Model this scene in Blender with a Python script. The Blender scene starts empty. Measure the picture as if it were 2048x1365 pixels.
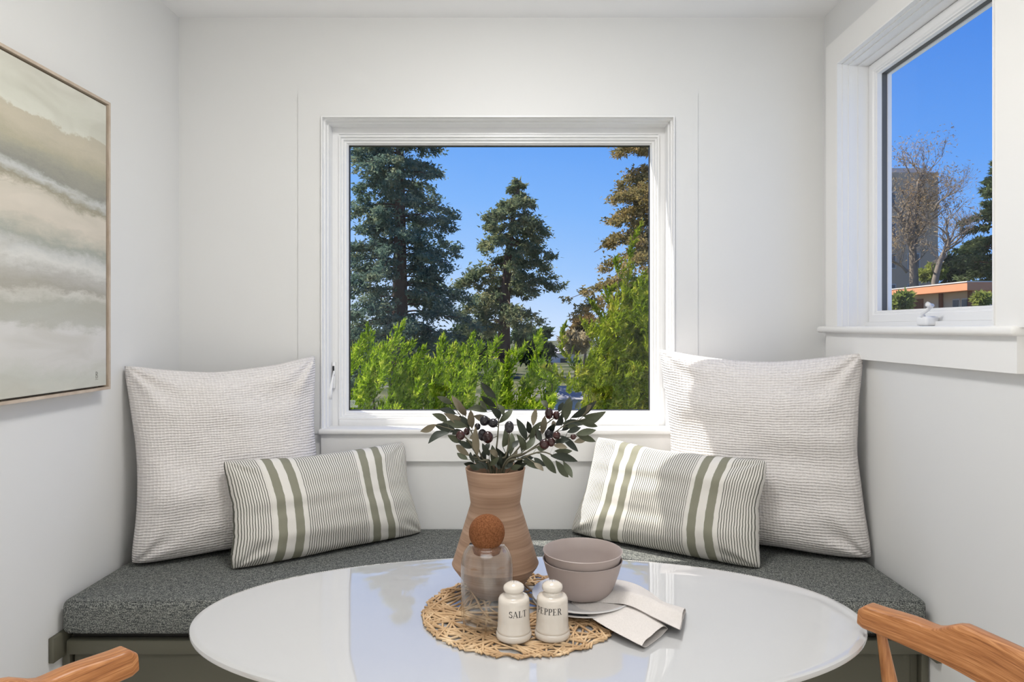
import bpy, bmesh, math, random
import numpy as np
from mathutils import Vector, noise

# ------------------------------------------------------------------ camera, world, light
scene = bpy.context.scene
COL = scene.collection
F = 1365.0            # focal length in pixels of the 2048 wide frame
VX, VY = 1036.0, 656.0
EYE = 1.227

cam_d = bpy.data.cameras.new('camera')
cam = bpy.data.objects.new('camera', cam_d)
COL.objects.link(cam)
cam.location = (0, 0, EYE)
cam.rotation_euler = (math.pi / 2, 0, 0)
cam_d.sensor_width = 36.0
cam_d.lens = 36.0 * F / 2048
cam_d.shift_x = -(VX - 1024) / 2048
cam_d.shift_y = (VY - 682.5) / 2048
cam_d.clip_end = 600
scene.camera = cam

w = bpy.data.worlds.new('sky'); scene.world = w
w.use_nodes = True
nt = w.node_tree
nt.nodes.clear()
_o = nt.nodes.new('ShaderNodeOutputWorld'); _b = nt.nodes.new('ShaderNodeBackground')
_t = nt.nodes.new('ShaderNodeTexCoord'); _s = nt.nodes.new('ShaderNodeSeparateXYZ'); _r = nt.nodes.new('ShaderNodeValToRGB')
nt.links.new(_t.outputs['Generated'], _s.inputs[0])
_d = nt.nodes.new('ShaderNodeVectorMath'); _d.operation = 'DOT_PRODUCT'; _d.inputs[1].default_value = (-.9, .43, 0)
_m = nt.nodes.new('ShaderNodeMath'); _m.operation = 'MULTIPLY_ADD'; _m.inputs[1].default_value = -.13
_a = nt.nodes.new('ShaderNodeMath'); _a.operation = 'ADD'; _a.inputs[1].default_value = .05
nt.links.new(_t.outputs['Generated'], _d.inputs[0]); nt.links.new(_d.outputs['Value'], _m.inputs[0]); nt.links.new(_s.outputs['Z'], _m.inputs[2])
nt.links.new(_m.outputs[0], _a.inputs[0]); nt.links.new(_a.outputs[0], _r.inputs[0])
nt.links.new(_r.outputs[0], _b.inputs[0]); nt.links.new(_b.outputs[0], _o.inputs[0])
_cr = _r.color_ramp
_cr.elements[0].position = 0.0; _cr.elements[0].color = (.60, .76, 1.0, 1)
_cr.elements[1].position = 1.0; _cr.elements[1].color = (.035, .15, .58, 1)
for p_, c_ in ((.08, (.36, .60, 1.0)), (.17, (.22, .48, .98)), (.28, (.13, .37, .93)), (.42, (.075, .27, .84))):
    e = _cr.elements.new(p_); e.color = (*c_, 1)
_b.inputs[1].default_value = 1.0

SUN_DIR = Vector((.21, -.10, -.288)).normalized()
sd = bpy.data.lights.new('sun', 'SUN'); sd.energy = 9.0; sd.angle = math.radians(.53); sd.color = (1, .955, .88)
so = bpy.data.objects.new('sun', sd); COL.objects.link(so)
so.rotation_euler = SUN_DIR.to_track_quat('-Z', 'Y').to_euler()
so.location = (-6, 8, 12)

# unseen area light added behind the camera, shining straight down for bounced fill
ad = bpy.data.lights.new('added_bounce_fill', 'AREA'); ad.shape = 'RECTANGLE'; ad.size = 2.1; ad.size_y = 2.6
ad.energy = 72; ad.color = (.955, .985, 1.0); ad.spread = math.radians(112)
ao = bpy.data.objects.new('added_bounce_fill', ad); COL.objects.link(ao)
ao.location = (-.06, -1.35, 2.40)

# disc light added above the table, out of view, to fill the nook
ld = bpy.data.lights.new('added_overhead_fill', 'AREA'); ld.shape = 'DISK'; ld.size = .42; ld.energy = 17; ld.color = (1.0, .985, .965)
lo = bpy.data.objects.new('added_overhead_fill', ld); COL.objects.link(lo); lo.location = (-.04, 1.42, 2.405)

gd = bpy.data.lights.new('added_upper_fill', 'POINT'); gd.energy = 5; gd.shadow_soft_size = .05; gd.color = (1.0, .985, .965)  # point light added under the ceiling to lift ceiling and side walls
go = bpy.data.objects.new('added_upper_fill', gd); COL.objects.link(go); go.location = (-.04, 1.62, 2.352)

vs = scene.view_settings
vs.view_transform = 'Standard'; vs.look = 'None'; vs.gamma = 1.0; vs.exposure = 0.0
vs.use_curve_mapping = False

# ------------------------------------------------------------------ helpers
def px(x, y, Y):
    return Vector(((x - VX) * Y / F, Y, EYE - (y - VY) * Y / F))
def pz(x, y, z):
    return px(x, y, (EYE - z) * F / (y - VY))

def mesh_obj(name, verts, faces, mat, parent=None, smooth=False, uvs=None, loc=None):
    me = bpy.data.meshes.new(name)
    me.from_pydata([tuple(v) for v in verts], [], [tuple(f) for f in faces])
    if uvs is not None:
        l = me.uv_layers.new(name='UVMap')
        vi = np.empty(len(me.loops), dtype=np.int32); me.loops.foreach_get('vertex_index', vi)
        l.data.foreach_set('uv', np.asarray(uvs, dtype=np.float32)[vi].ravel())
    if smooth:
        me.polygons.foreach_set('use_smooth', [True] * len(me.polygons))
    me.update()
    if mat: me.materials.append(mat)
    o = bpy.data.objects.new(name, me); COL.objects.link(o)
    if parent: o.parent = parent
    if loc is not None: o.location = loc
    return o

def tri_soup(name, P, mat, parent, smooth=False):
    """P: (n,3,3) array of triangles -> one mesh object"""
    n = len(P)
    me = bpy.data.meshes.new(name)
    me.vertices.add(n * 3); me.loops.add(n * 3); me.polygons.add(n)
    me.vertices.foreach_set('co', np.asarray(P, dtype=np.float32).ravel())
    me.loops.foreach_set('vertex_index', np.arange(n * 3, dtype=np.int32))
    me.polygons.foreach_set('loop_start', np.arange(0, n * 3, 3, dtype=np.int32))
    me.update(calc_edges=True)
    me.materials.append(mat)
    o = bpy.data.objects.new(name, me); COL.objects.link(o)
    if parent: o.parent = parent
    return o

class MB:
    def __init__(s): s.v = []; s.f = []
    def add(s, vs_, fs_):
        b = len(s.v); s.v += [Vector(v) for v in vs_]; s.f += [tuple(i + b for i in f) for f in fs_]; return s
    def box(s, x0, x1, y0, y1, z0, z1):
        return s.add([(x0,y0,z0),(x1,y0,z0),(x1,y1,z0),(x0,y1,z0),(x0,y0,z1),(x1,y0,z1),(x1,y1,z1),(x0,y1,z1)],
                     [(0,3,2,1),(4,5,6,7),(0,1,5,4),(1,2,6,5),(2,3,7,6),(3,0,4,7)])
    def tube(s, pts, rads, n=8, caps=True):
        pts = [Vector(p) for p in pts]
        if not hasattr(rads, '__len__'): rads = [rads] * len(pts)
        rings = []; up = None
        for i, p in enumerate(pts):
            t = (pts[min(i + 1, len(pts) - 1)] - pts[max(i - 1, 0)])
            t = t.normalized() if t.length > 1e-9 else Vector((0, 0, 1))
            if up is None: up = Vector((0, 0, 1)) if abs(t.z) < .9 else Vector((1, 0, 0))
            a = t.cross(up)
            if a.length < 1e-6: a = t.orthogonal()
            a.normalize(); b = a.cross(t).normalized(); up = b
            rings.append([p + (a * math.cos(2*math.pi*k/n) + b * math.sin(2*math.pi*k/n)) * rads[i] for k in range(n)])
        vs_ = [v for r in rings for v in r]; fs_ = []
        for i in range(len(pts) - 1):
            for k in range(n):
                fs_.append((i*n+k, i*n+(k+1)%n, (i+1)*n+(k+1)%n, (i+1)*n+k))
        if caps:
            fs_.append(tuple(range(n - 1, -1, -1))); fs_.append(tuple((len(pts)-1)*n + k for k in range(n)))
        return s.add(vs_, fs_)
    def lathe(s, prof, n=48, c=(0, 0, 0), sx=1, sy=1):
        vs_ = []; fs_ = []; m = len(prof)
        for r, z in prof:
            for k in range(n):
                a = 2*math.pi*k/n
                vs_.append((c[0] + r*math.cos(a)*sx, c[1] + r*math.sin(a)*sy, c[2] + z))
        for i in range(m - 1):
            for k in range(n):
                fs_.append((i*n+k, i*n+(k+1)%n, (i+1)*n+(k+1)%n, (i+1)*n+k))
        if prof[0][0] > 1e-6: fs_.append(tuple(range(n - 1, -1, -1)))
        if prof[-1][0] > 1e-6: fs_.append(tuple((m-1)*n + k for k in range(n)))
        return s.add(vs_, fs_)
    def ring(s, u0, u1, v0, v1, prof, m):
        """picture-frame sweep: prof is a closed list of (inset, depth); m maps (u,v,d) to the world"""
        vs_ = []; fs_ = []; n = len(prof)
        for i, d in prof:
            for (u, v) in ((u0+i, v0+i), (u1-i, v0+i), (u1-i, v1-i), (u0+i, v1-i)):
                vs_.append(m(u, v, d))
        for a in range(n):
            b = (a + 1) % n
            for k in range(4):
                l = (k + 1) % 4
                fs_.append((a*4+k, a*4+l, b*4+l, b*4+k))
        return s.add(vs_, fs_)
    def build(s, name, mat, parent=None, smooth=False, fix=True, auto=None, uvs=None):
        o = mesh_obj(name, s.v, s.f, mat, parent, smooth, uvs)
        if fix:
            bm = bmesh.new(); bm.from_mesh(o.data); bmesh.ops.recalc_face_normals(bm, faces=bm.faces); bm.to_mesh(o.data); bm.free()
        if auto:
            bm = bmesh.new(); bm.from_mesh(o.data)
            for f in bm.faces: f.smooth = True
            for e in bm.edges:
                if len(e.link_faces) == 2 and e.calc_face_angle(0) > auto: e.smooth = False
            bm.to_mesh(o.data); bm.free()
        return o

def rbox(name, x0, x1, y0, y1, z0, z1, bev, mat, parent=None, seg=3):
    bm = bmesh.new(); bmesh.ops.create_cube(bm, size=1)
    for v in bm.verts:
        v.co = Vector(((x0+x1)/2 + v.co.x*(x1-x0), (y0+y1)/2 + v.co.y*(y1-y0), (z0+z1)/2 + v.co.z*(z1-z0)))
    bmesh.ops.bevel(bm, geom=list(bm.edges), offset=bev, segments=seg, profile=.5, affect='EDGES')
    me = bpy.data.meshes.new(name); bm.to_mesh(me); bm.free(); me.materials.append(mat)
    me.polygons.foreach_set('use_smooth', [True] * len(me.polygons))
    o = bpy.data.objects.new(name, me); COL.objects.link(o)
    if parent: o.parent = parent
    return o

def tag(o, label=None, cat=None, group=None, kind=None):
    if label: o['label'] = label
    if cat: o['category'] = cat
    if group: o['group'] = group
    if kind: o['kind'] = kind
    return o
def empty(name, loc=(0, 0, 0), **k):
    o = bpy.data.objects.new(name, None); o.empty_display_size = .05; COL.objects.link(o)
    o.location = loc; tag(o, **k); return o
def reparent(root):
    """children were built in world space: keep them in place under a moved empty"""
    from mathutils import Matrix
    for c in root.children:
        c.matrix_parent_inverse = Matrix.Translation(-Vector(root.location))

# ------------------------------------------------------------------ materials
def srgb(r, g, b):
    f = lambda c: (c/255/12.92) if c/255 <= .04045 else ((c/255+.055)/1.055)**2.4
    return (f(r), f(g), f(b))
class N:
    def __init__(s, name):
        s.m = bpy.data.materials.new(name); s.m.use_nodes = True; s.t = s.m.node_tree
        s.t.nodes.clear(); s.out = s.n('ShaderNodeOutputMaterial')
    def n(s, k, **kw):
        x = s.t.nodes.new(k)
        for a, b in kw.items(): setattr(x, a, b)
        return x
    def l(s, a, b): s.t.links.new(a, b)
    def math(s, op, a, b=None, c=None):
        x = s.n('ShaderNodeMath', operation=op)
        for i, v in enumerate((a, b, c)):
            if v is None: continue
            if isinstance(v, (int, float)): x.inputs[i].default_value = v
            else: s.l(v, x.inputs[i])
        return x.outputs[0]
    def mix(s, fac, a, b):
        x = s.n('ShaderNodeMix', data_type='RGBA')
        for i, v in ((0, fac), (6, a), (7, b)):
            if isinstance(v, (int, float)): x.inputs[i].default_value = v
            elif isinstance(v, tuple): x.inputs[i].default_value = (*v[:3], 1)
            else: s.l(v, x.inputs[i])
        return x.outputs[2]
    def noise(s, scale, detail=3, rough=.5, coord=None, sc=None, dist=0):
        t = s.n('ShaderNodeTexNoise'); t.inputs['Scale'].default_value = scale
        t.inputs['Detail'].default_value = detail; t.inputs['Roughness'].default_value = rough
        t.inputs['Distortion'].default_value = dist
        if coord is None: coord = s.n('ShaderNodeTexCoord').outputs['Object']
        if sc:
            mp = s.n('ShaderNodeMapping'); mp.inputs['Scale'].default_value = sc; s.l(coord, mp.inputs[0]); coord = mp.outputs[0]
        s.l(coord, t.inputs['Vector']); return t.outputs['Fac']
    def ramp(s, fac, stops):
        r = s.n('ShaderNodeValToRGB'); s.l(fac, r.inputs[0]); e = r.color_ramp.elements
        e[0].position, e[0].color = stops[0][0], (*stops[0][1], 1)
        e[1].position, e[1].color = stops[-1][0], (*stops[-1][1], 1)
        for p, c in stops[1:-1]:
            x = e.new(p); x.color = (*c, 1)
        return r.outputs[0]
    def bump(s, h, strength=.3, dist=.01):
        b = s.n('ShaderNodeBump'); b.inputs['Strength'].default_value = strength; b.inputs['Distance'].default_value = dist
        s.l(h, b.inputs['Height']); return b.outputs[0]
    def bsdf(s, color, rough=.5, normal=None, spec=.5, **kw):
        p = s.n('ShaderNodeBsdfPrincipled')
        if isinstance(color, tuple): p.inputs['Base Color'].default_value = (*color[:3], 1)
        else: s.l(color, p.inputs['Base Color'])
        if isinstance(rough, (int, float)): p.inputs['Roughness'].default_value = rough
        else: s.l(rough, p.inputs['Roughness'])
        p.inputs['Specular IOR Level'].default_value = spec
        if normal: s.l(normal, p.inputs['Normal'])
        for k, v in kw.items(): p.inputs[k].default_value = v
        s.l(p.outputs[0], s.out.inputs[0]); return s.m

def m_paint(name, c, rough=.55, var=.012):
    q = N(name); nz = q.noise(3, 3)
    col = q.mix(nz, tuple(x*(1-var) for x in c), tuple(min(1, x*(1+var)) for x in c))
    return q.bsdf(col, rough, None, .3)
def m_plain(name, c, rough=.5, var=.06, scale=20, spec=.5, **kw):
    q = N(name); nz = q.noise(scale, 4)
    return q.bsdf(q.mix(nz, tuple(x*(1-var) for x in c), tuple(x*(1+var) for x in c)), rough, None, spec, **kw)
def m_foliage(name, dark, light, trans=.4, scale=3.0, third=None):
    q = N(name)
    nz = q.ramp(q.noise(scale, 4, .65), [(.36, dark), (.64, light)] if third is None else [(.33, dark), (.52, light), (.68, third)])
    d = q.n('ShaderNodeBsdfDiffuse'); t = q.n('ShaderNodeBsdfTranslucent'); mx = q.n('ShaderNodeMixShader')
    q.l(nz, d.inputs[0]); q.l(nz, t.inputs[0]); mx.inputs[0].default_value = trans
    q.l(d.outputs[0], mx.inputs[1]); q.l(t.outputs[0], mx.inputs[2]); q.l(mx.outputs[0], q.out.inputs[0])
    return q.m
def m_glass(name, ior=1.5, tint=(1, 1, 1), pw=5.0):
    q = N(name); lw = q.n('ShaderNodeLayerWeight'); lw.inputs[0].default_value = .5; f0 = ((ior-1)/(ior+1))**2
    fr = q.math('MULTIPLY_ADD', q.math('POWER', lw.outputs['Facing'], pw), 1-f0, f0)
    tr = q.n('ShaderNodeBsdfTransparent'); tr.inputs[0].default_value = (*tint, 1)
    gl = q.n('ShaderNodeBsdfGlossy'); gl.inputs['Roughness'].default_value = 0.0
    mx = q.n('ShaderNodeMixShader'); q.l(fr, mx.inputs[0]); q.l(tr.outputs[0], mx.inputs[1]); q.l(gl.outputs[0], mx.inputs[2])
    q.l(mx.outputs[0], q.out.inputs[0]); return q.m
def m_wood(name, c1, c2, sc=(6, 60, 60), scale=1.0):
    q = N(name); co = q.n('ShaderNodeTexCoord').outputs['Object']
    a = q.noise(scale, 5, .6, co, sc, .6); b = q.noise(scale*4, 3, .6, co, sc)
    f = q.math('MULTIPLY_ADD', b, .55, q.math('MULTIPLY', a, .5))
    return q.bsdf(q.ramp(f, [(.38, c1), (.68, c2)]), .38, q.bump(b, .06, .002), .4)

WALL = m_paint('white_wall_paint', srgb(229, 229, 228))
CEIL = m_paint('ceiling_paint', srgb(247, 247, 247))
TRIM = m_paint('trim_semi_gloss', srgb(238, 237, 235), .32)
VINYL = m_paint('window_vinyl', srgb(240, 240, 240), .3)
GASKET = m_plain('black_gasket', (.012, .012, .014), .5)
GLASS = m_glass('window_glass', 1.35)
THIN = m_glass('carafe_glass', 1.5, (.985, .988, .988), 3.6)
OAK_FLOOR = m_wood('oak_floor', srgb(205, 198, 188), srgb(224, 218, 208), (2, 30, 30))

# ------------------------------------------------------------------ room shell
XL, XR, YB, ZC, YN = -1.314, 1.186, 2.645, 2.43, -3.2
W1 = dict(u0=-.757, u1=.602, v0=.817, v1=2.042)          # opening of the back window (x, z)
W2 = dict(u0=1.655, u1=2.466, v0=1.215, v1=2.183)        # opening of the side window (y, z)

def struct(o): o['kind'] = 'structure'; return o
m = MB(); T = .13
m.box(XL-T, W1['u0'], YB, YB+T, 0, ZC); m.box(W1['u1'], XR+T, YB, YB+T, 0, ZC)
m.box(W1['u0'], W1['u1'], YB, YB+T, 0, W1['v0']); m.box(W1['u0'], W1['u1'], YB, YB+T, W1['v1'], ZC)
struct(m.build('wall_back', WALL))
m = MB(); m.box(XL-T, XL, YN, YB, 0, ZC); struct(m.build('wall_left', WALL))
m = MB()
m.box(XR, XR+T, YN, W2['u0'], 0, ZC); m.box(XR, XR+T, W2['u1'], YB, 0, ZC)
m.box(XR, XR+T, W2['u0'], W2['u1'], 0, W2['v0']); m.box(XR, XR+T, W2['u0'], W2['u1'], W2['v1'], ZC)
struct(m.build('wall_right', WALL))
m = MB(); m.box(XL-T, XR+T, YN-T, YN, 0, ZC)
struct(m.build('wall_rear', WALL))
m = MB(); m.box(XL-T, XR+T, YN-T, YB+T, -.1, 0); struct(m.build('floor', OAK_FLOOR))
m = MB(); m.box(XL-T, XR+T, YN-T, YB+T, ZC, ZC+.12); struct(m.build('ceiling', CEIL))

# ---- back window
mapb = lambda u, v, d: (u, d, v)
win1 = struct(empty('window_1', (0, YB, W1['v0'])))
a, b, c, d = W1['u0'], W1['u1'], W1['v0'], W1['v1']
def casing_boards(name_parent, mp, u0, u1, v0, v1, wd, f, k, side_bottom, mat):
    for (p0, p1, q0, q1) in ((u0-wd, u0, side_bottom, v1), (u1, u1+wd, side_bottom, v1), (u0-wd, u1+wd, v1, v1+wd)):
        vs_ = [mp(u, v, dd) for dd in (f, k) for (u, v) in ((p0, q0), (p1, q0), (p1, q1), (p0, q1))]
        MB().add(vs_, [(0,1,2,3),(7,6,5,4),(0,4,5,1),(1,5,6,2),(2,6,7,3),(3,7,4,0)]).build('casing_board', mat, name_parent)
casing_boards(win1, mapb, a, b, c, d, .094, YB-.005, YB, .817, WALL)
prof = [(0, YB-.017), (.005, YB-.017), (.005, YB+.006), (.011, YB+.006), (.011, YB+.032), (.0165, YB+.032), (.0165, YB+.088), (.043, YB+.088), (.043, YB+.128), (-.0, YB+.128)]
m = MB(); m.ring(a-.002, b+.002, c, d+.002, prof, mapb); m.build('stepped_jamb', VINYL, win1)
sa, sb, sc_, sd_ = -.716, .565, .861, 1.997
prof = [(0, YB+.080), (.007, YB+.080), (.009, YB+.092), (.015, YB+.092), (.017, YB+.106), (.024, YB+.106), (.030, YB+.122), (.030, YB+.145), (0, YB+.145)]
m = MB(); m.ring(sa, sb, sc_, sd_, prof, mapb); sash = m.build('sash', VINYL, win1)
rbox('bottom_rail', sa, sb, YB+.080, YB+.14, .833, .8615, .003, VINYL, win1, 2)
m = MB(); m.ring(sa+.029, sb-.029, sc_+.029, sd_-.029, [(0, YB+.1235), (.0035, YB+.1235), (.0035, YB+.142), (0, YB+.142)], mapb)
m.build('glazing_gasket', GASKET, win1)
m = MB(); m.box(sa+.028, sb-.028, YB+.128, YB+.1282, sc_+.028, sd_-.028); m.v = m.v[:]; m.f = [(0,1,5,4)]
m.build('glass_pane', GLASS, win1, fix=False)
# manufacturer's etched stamp in the lower corner of the pane: illegible rows of tiny marks
m = MB(); rnd = random.Random(3)
for r in range(6):
    x = sa + .034
    while x < sa + .034 + (.020 if r < 4 else .030):
        l = rnd.uniform(.0015, .004); z = .9295 - r*.0052
        m.box(x, x+l, YB+.1268, YB+.1272, z, z+.0032); x += l + .0012
m.build('etched_stamp', m_plain('etched_mark', (.62, .63, .64), .6), win1)
rbox('sill_stool', a-.012, b+.014, YB-.030, YB+.085, .815, .837, .008, TRIM, win1, 4)
m = MB(); m.box(a-.002, b+.004, YB-.016, YB, .712, .8155); m.build('apron', TRIM, win1)
# folding latch levers on the side jambs, and the catch under the lower rail
for sx, X in ((1, -.735), (-1, .585)):
    lv = rbox('latch_plate', X-.006, X+.006, YB+.074, YB+.088, .985, 1.09, .003, VINYL, win1, 2)
    m = MB(); m.box(X-.0035, X+.0035, YB+.0725, YB+.0745, 1.035, 1.075); m.build('slot', GASKET, lv)
    m = MB(); m.tube([(X+.002*sx, YB+.073, 1.055), (X-.001*sx, YB+.06, 1.02), (X-.006*sx, YB+.045, .975), (X-.007*sx, YB+.043, .945)], [.003, .004, .008, .0095], 10)
    m.build('latch_lever', VINYL, lv, smooth=True)
m = MB(); m.box(-.03, .02, YB+.074, YB+.081, .843, .862); m.build('rail_catch', VINYL, win1)
reparent(win1)

# ---- side window
win2 = struct(empty('window_2', (XR, 2.06, W2['v0'])))
maps = lambda u, v, d: (d, u, v)
a, b, c, d = W2['u0'], W2['u1'], W2['v0'], W2['v1']
FX = XR - .030
casing_boards(win2, maps, a, b, c, d, .096, FX, XR, 1.228, TRIM)
prof = [(-.002, FX-.004), (.003, FX-.004), (.003, FX+.014), (.007, FX+.014), (.007, FX+.034), (.011, FX+.034), (.011, FX+.066), (.016, FX+.066), (.016, FX+.112), (.034, FX+.112), (.034, FX+.17), (-.002, FX+.17)]
m = MB(); m.ring(a, b, c, d, prof, maps); m.build('stepped_jamb', VINYL, win2)
sa, sb, sc_, sd_ = a+.017, b-.017, 1.246, 2.166
prof = [(0, FX+.104), (.002, FX+.102), (.026, FX+.102), (.030, FX+.106), (.034, FX+.106), (.036, FX+.112), (.041, FX+.112), (.041, FX+.150), (0, FX+.150)]
m = MB(); m.ring(sa, sb, sc_, sd_, prof, maps); m.build('sash', VINYL, win2)
m = MB(); m.ring(sa+.040, sb-.040, sc_+.040, sd_-.040, [(0, FX+.128), (.002, FX+.128), (.002, FX+.150), (0, FX+.150)], maps); m.build('glazing_gasket', m_plain('grey_gasket', srgb(96, 97, 98), .5), win2)
m = MB(); m.ring(sa+.036, sb-.036, sc_+.030, sd_-.036, [(0, FX+.146), (.010, FX+.146), (.010, FX+.160), (0, FX+.160)], maps); m.build('outer_frame', VINYL, win2)
m = MB(); m.add([(FX+.140, sa+.036, sc_+.036), (FX+.140, sb-.036, sc_+.036), (FX+.140, sb-.036, sd_-.036), (FX+.140, sa+.036, sd_-.036)], [(0,1,2,3)])
m.build('glass_pane', GLASS, win2, fix=False)
rbox('sill_stool', FX-.018, FX+.11, 1.572, 2.605, 1.2075, 1.232, .010, TRIM, win2, 4)
m = MB(); m.box(FX+.09, FX+.12, sa-.01, sb+.01, 1.22, 1.247); m.build('sill_block', VINYL, win2)
m = MB(); m.box(FX+.001, XR, 1.583, 2.565, 1.12, 1.208); m.build('apron', TRIM, win2)
# crank operator
cy = 2.065
hb = rbox('crank_housing', FX+.062, FX+.106, cy-.028, cy+.028, 1.2325, 1.262, .009, VINYL, win2, 3)
m = MB(); m.tube([(FX+.07, cy, 1.258), (FX+.066, cy-.004, 1.271), (FX+.064, cy-.03, 1.279), (FX+.06, cy-.062, 1.293)], [.007, .006, .0055, .006], 10); m.build('crank_handle', VINYL, hb, smooth=True)
m = MB(); m.tube([(FX+.06, cy-.058, 1.291), (FX+.045, cy-.06, 1.297)], [.006, .0075], 10); m.build('crank_knob', VINYL, hb, smooth=True)
reparent(win2)

# ------------------------------------------------------------------ bench and cushion
GREEN = m_plain('olive_grey_cabinet_paint', srgb(92, 90, 78), .5, .04, 6, .3)
SEATZ, YF = .452, 1.940
bench = empty('window_bench', (0, 2.3, 0), label='built-in olive grey bench under the window, below the tweed seat cushion', cat='bench')
m = MB(); m.box(XL+.002, XR-.002, 1.985, YB-.002, .06, .333); m.build('body', GREEN, bench)
rbox('seat_board', XL+.03, XR-.03, 1.972, YB-.004, .333, .351, .003, m_plain('dark_board', srgb(40, 38, 34), .7), bench, 2)
rbox('top_rail', XL+.024, XR-.030, 1.948, 1.986, .293, .3335, .003, GREEN, bench, 2)
for x0 in (XL+.004, XR-.026):
    rbox('end_stile', x0, x0+.021, 1.962, 1.986, 0, .293, .002, GREEN, bench, 2)
for i in range(3):
    x0 = XL+.034 + i*.806
    rbox('door_panel', x0, x0+.80, 1.970, 1.986, .075, .289, .003, GREEN, bench, 2)
m = MB(); m.box(XL+.03, XR-.03, 2.02, 2.05, 0, .06); m.build('toe_kick', GREEN, bench)
rbox('wall_cleat', XL+.0005, XL+.016, 1.908, 2.02, .287, .357, .0015, GREEN, bench, 1)
rbox('wall_cleat', XR-.016, XR-.0005, 1.908, 2.02, .287, .330, .0015, GREEN, bench, 1)
reparent(bench)

q = N('tweed_upholstery'); co = q.n('ShaderNodeTexCoord').outputs['Object']
n1 = q.noise(1, 2, .6, co, (420, 420, 300)); n2 = q.noise(1, 2, .6, co, (60, 520, 520)); n3 = q.noise(7, 3, .5, co)
n4 = q.noise(1, 1, .5, co, (520, 60, 520))
v_ = q.math('ADD', q.math('MULTIPLY', n1, .55), q.math('ADD', q.math('MULTIPLY', n2, .28), q.math('MULTIPLY', n4, .2)))
col = q.ramp(v_, [(.40, srgb(46, 48, 48)), (.50, srgb(88, 91, 89)), (.60, srgb(160, 161, 154))])
col = q.mix(q.math('MULTIPLY', n3, .5), col, q.mix(.4, col, srgb(88, 92, 100)))
TWEED = q.bsdf(col, .95, q.bump(v_, .5, .003), .1)
bcush = empty('seat_cushion', (0, 2.29, .352), label='long charcoal tweed seat cushion lying on the window bench', cat='cushion')
o = rbox('cushion_body', XL+.014, XR-.020, YF-.004, YB-.003, .352, SEATZ, .022, TWEED, bcush, 5)
m = MB(); m.tube([(XL+.034, YF+.004, SEATZ-.0065), (XR-.04, YF+.004, SEATZ-.0065)], .0018, 6); m.build('piping', TWEED, bcush, smooth=True)
m = MB(); m.tube([(XL+.034, YF+.003, .358), (XR-.04, YF+.003, .358)], .0018, 6); m.build('piping', TWEED, bcush, smooth=True)
reparent(bcush)

# ------------------------------------------------------------------ pillows
def pillow_mesh(BL, BR, TR, TL, T, NU, NV, pinch, seed, wr=.006, pw=.46, rnd_c=.055):
    BL, BR, TR, TL = map(Vector, (BL, BR, TR, TL))
    rnd = random.Random(seed); off = Vector((rnd.uniform(0, 50), rnd.uniform(0, 50), rnd.uniform(0, 50)))
    ctr = (BL+BR+TR+TL)/4
    up_ = 1.048; TR = ctr + (TR-ctr)*up_; TL = ctr + (TL-ctr)*up_
    BL = Vector((ctr.x + (BL.x-ctr.x)*up_, ctr.y + (BL.y-ctr.y)*up_, BL.z)); BR = Vector((ctr.x + (BR.x-ctr.x)*up_, ctr.y + (BR.y-ctr.y)*up_, BR.z))
    nrm = (BR-BL).cross(TL-BL).normalized()
    if nrm.y > 0: nrm = -nrm
    vs_ = []; uv = []; idx = {}
    def pt(i, j, side):
        u = -1 + 2*i/NU; v = -1 + 2*j/NV
        # even out spacing towards the seams
        u = math.sin(u*math.pi/2)*.35 + u*.65; v = math.sin(v*math.pi/2)*.35 + v*.65
        uu = u*(1 - pinch*(1-v*v)); vv = v*(1 - pinch*1.25*(1-u*u) if v > 0 else 1 - pinch*.35*(1-u*u))
        rc = 1 - rnd_c*(abs(u*v))**5; uu *= rc; vv *= rc
        s, t = (uu+1)/2, (vv+1)/2
        p = BL*(1-s)*(1-t) + BR*s*(1-t) + TR*s*t + TL*(1-s)*t
        th = max(0, (1-abs(u)**3.2)*(1-abs(v)**3.2))**pw
        th *= 1 - .16*v
        h = T*th
        q_ = Vector((s*2.5, t*2.5, side*7)) + off
        fold = noise.noise(q_)*1.0 + .5*noise.noise(q_*2.3)
        fold += .8*noise.noise(Vector((s*1.6, t*8, side*9)) + off)     # lateral drag folds
        r = math.hypot(1-abs(u), 1-abs(v))
        fold += .9*math.exp(-r*r/.16)*math.sin(math.atan2(1-abs(v)+1e-4, 1-abs(u)+1e-4)*9 + seed)
        edge = min(1, 5*min(1-abs(u), 1-abs(v)))
        p = p + nrm*(side*h + side*wr*fold*edge)
        # uneven seam line
        e = noise.noise(Vector((s*5, t*5, 3)) + off)*.005
        p = p + (ctr-p).normalized()*e*(1-edge)
        return p, (s if False else (u+1)/2, (v+1)/2)
    fs_ = []
    for side in (1, -1):
        for j in range(NV+1):
            for i in range(NU+1):
                bd = i in (0, NU) or j in (0, NV)
                k = (i, j, 0 if bd else side)
                if k not in idx:
                    p, q_ = pt(i, j, side); idx[k] = len(vs_); vs_.append(p); uv.append(q_)
        g = lambda i, j: idx[(i, j, 0 if (i in (0, NU) or j in (0, NV)) else side)]
        for j in range(NV):
            for i in range(NU):
                f = (g(i, j), g(i+1, j), g(i+1, j+1), g(i, j+1))
                fs_.append(f if side == 1 else f[::-1])
    return vs_, fs_, uv

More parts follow.
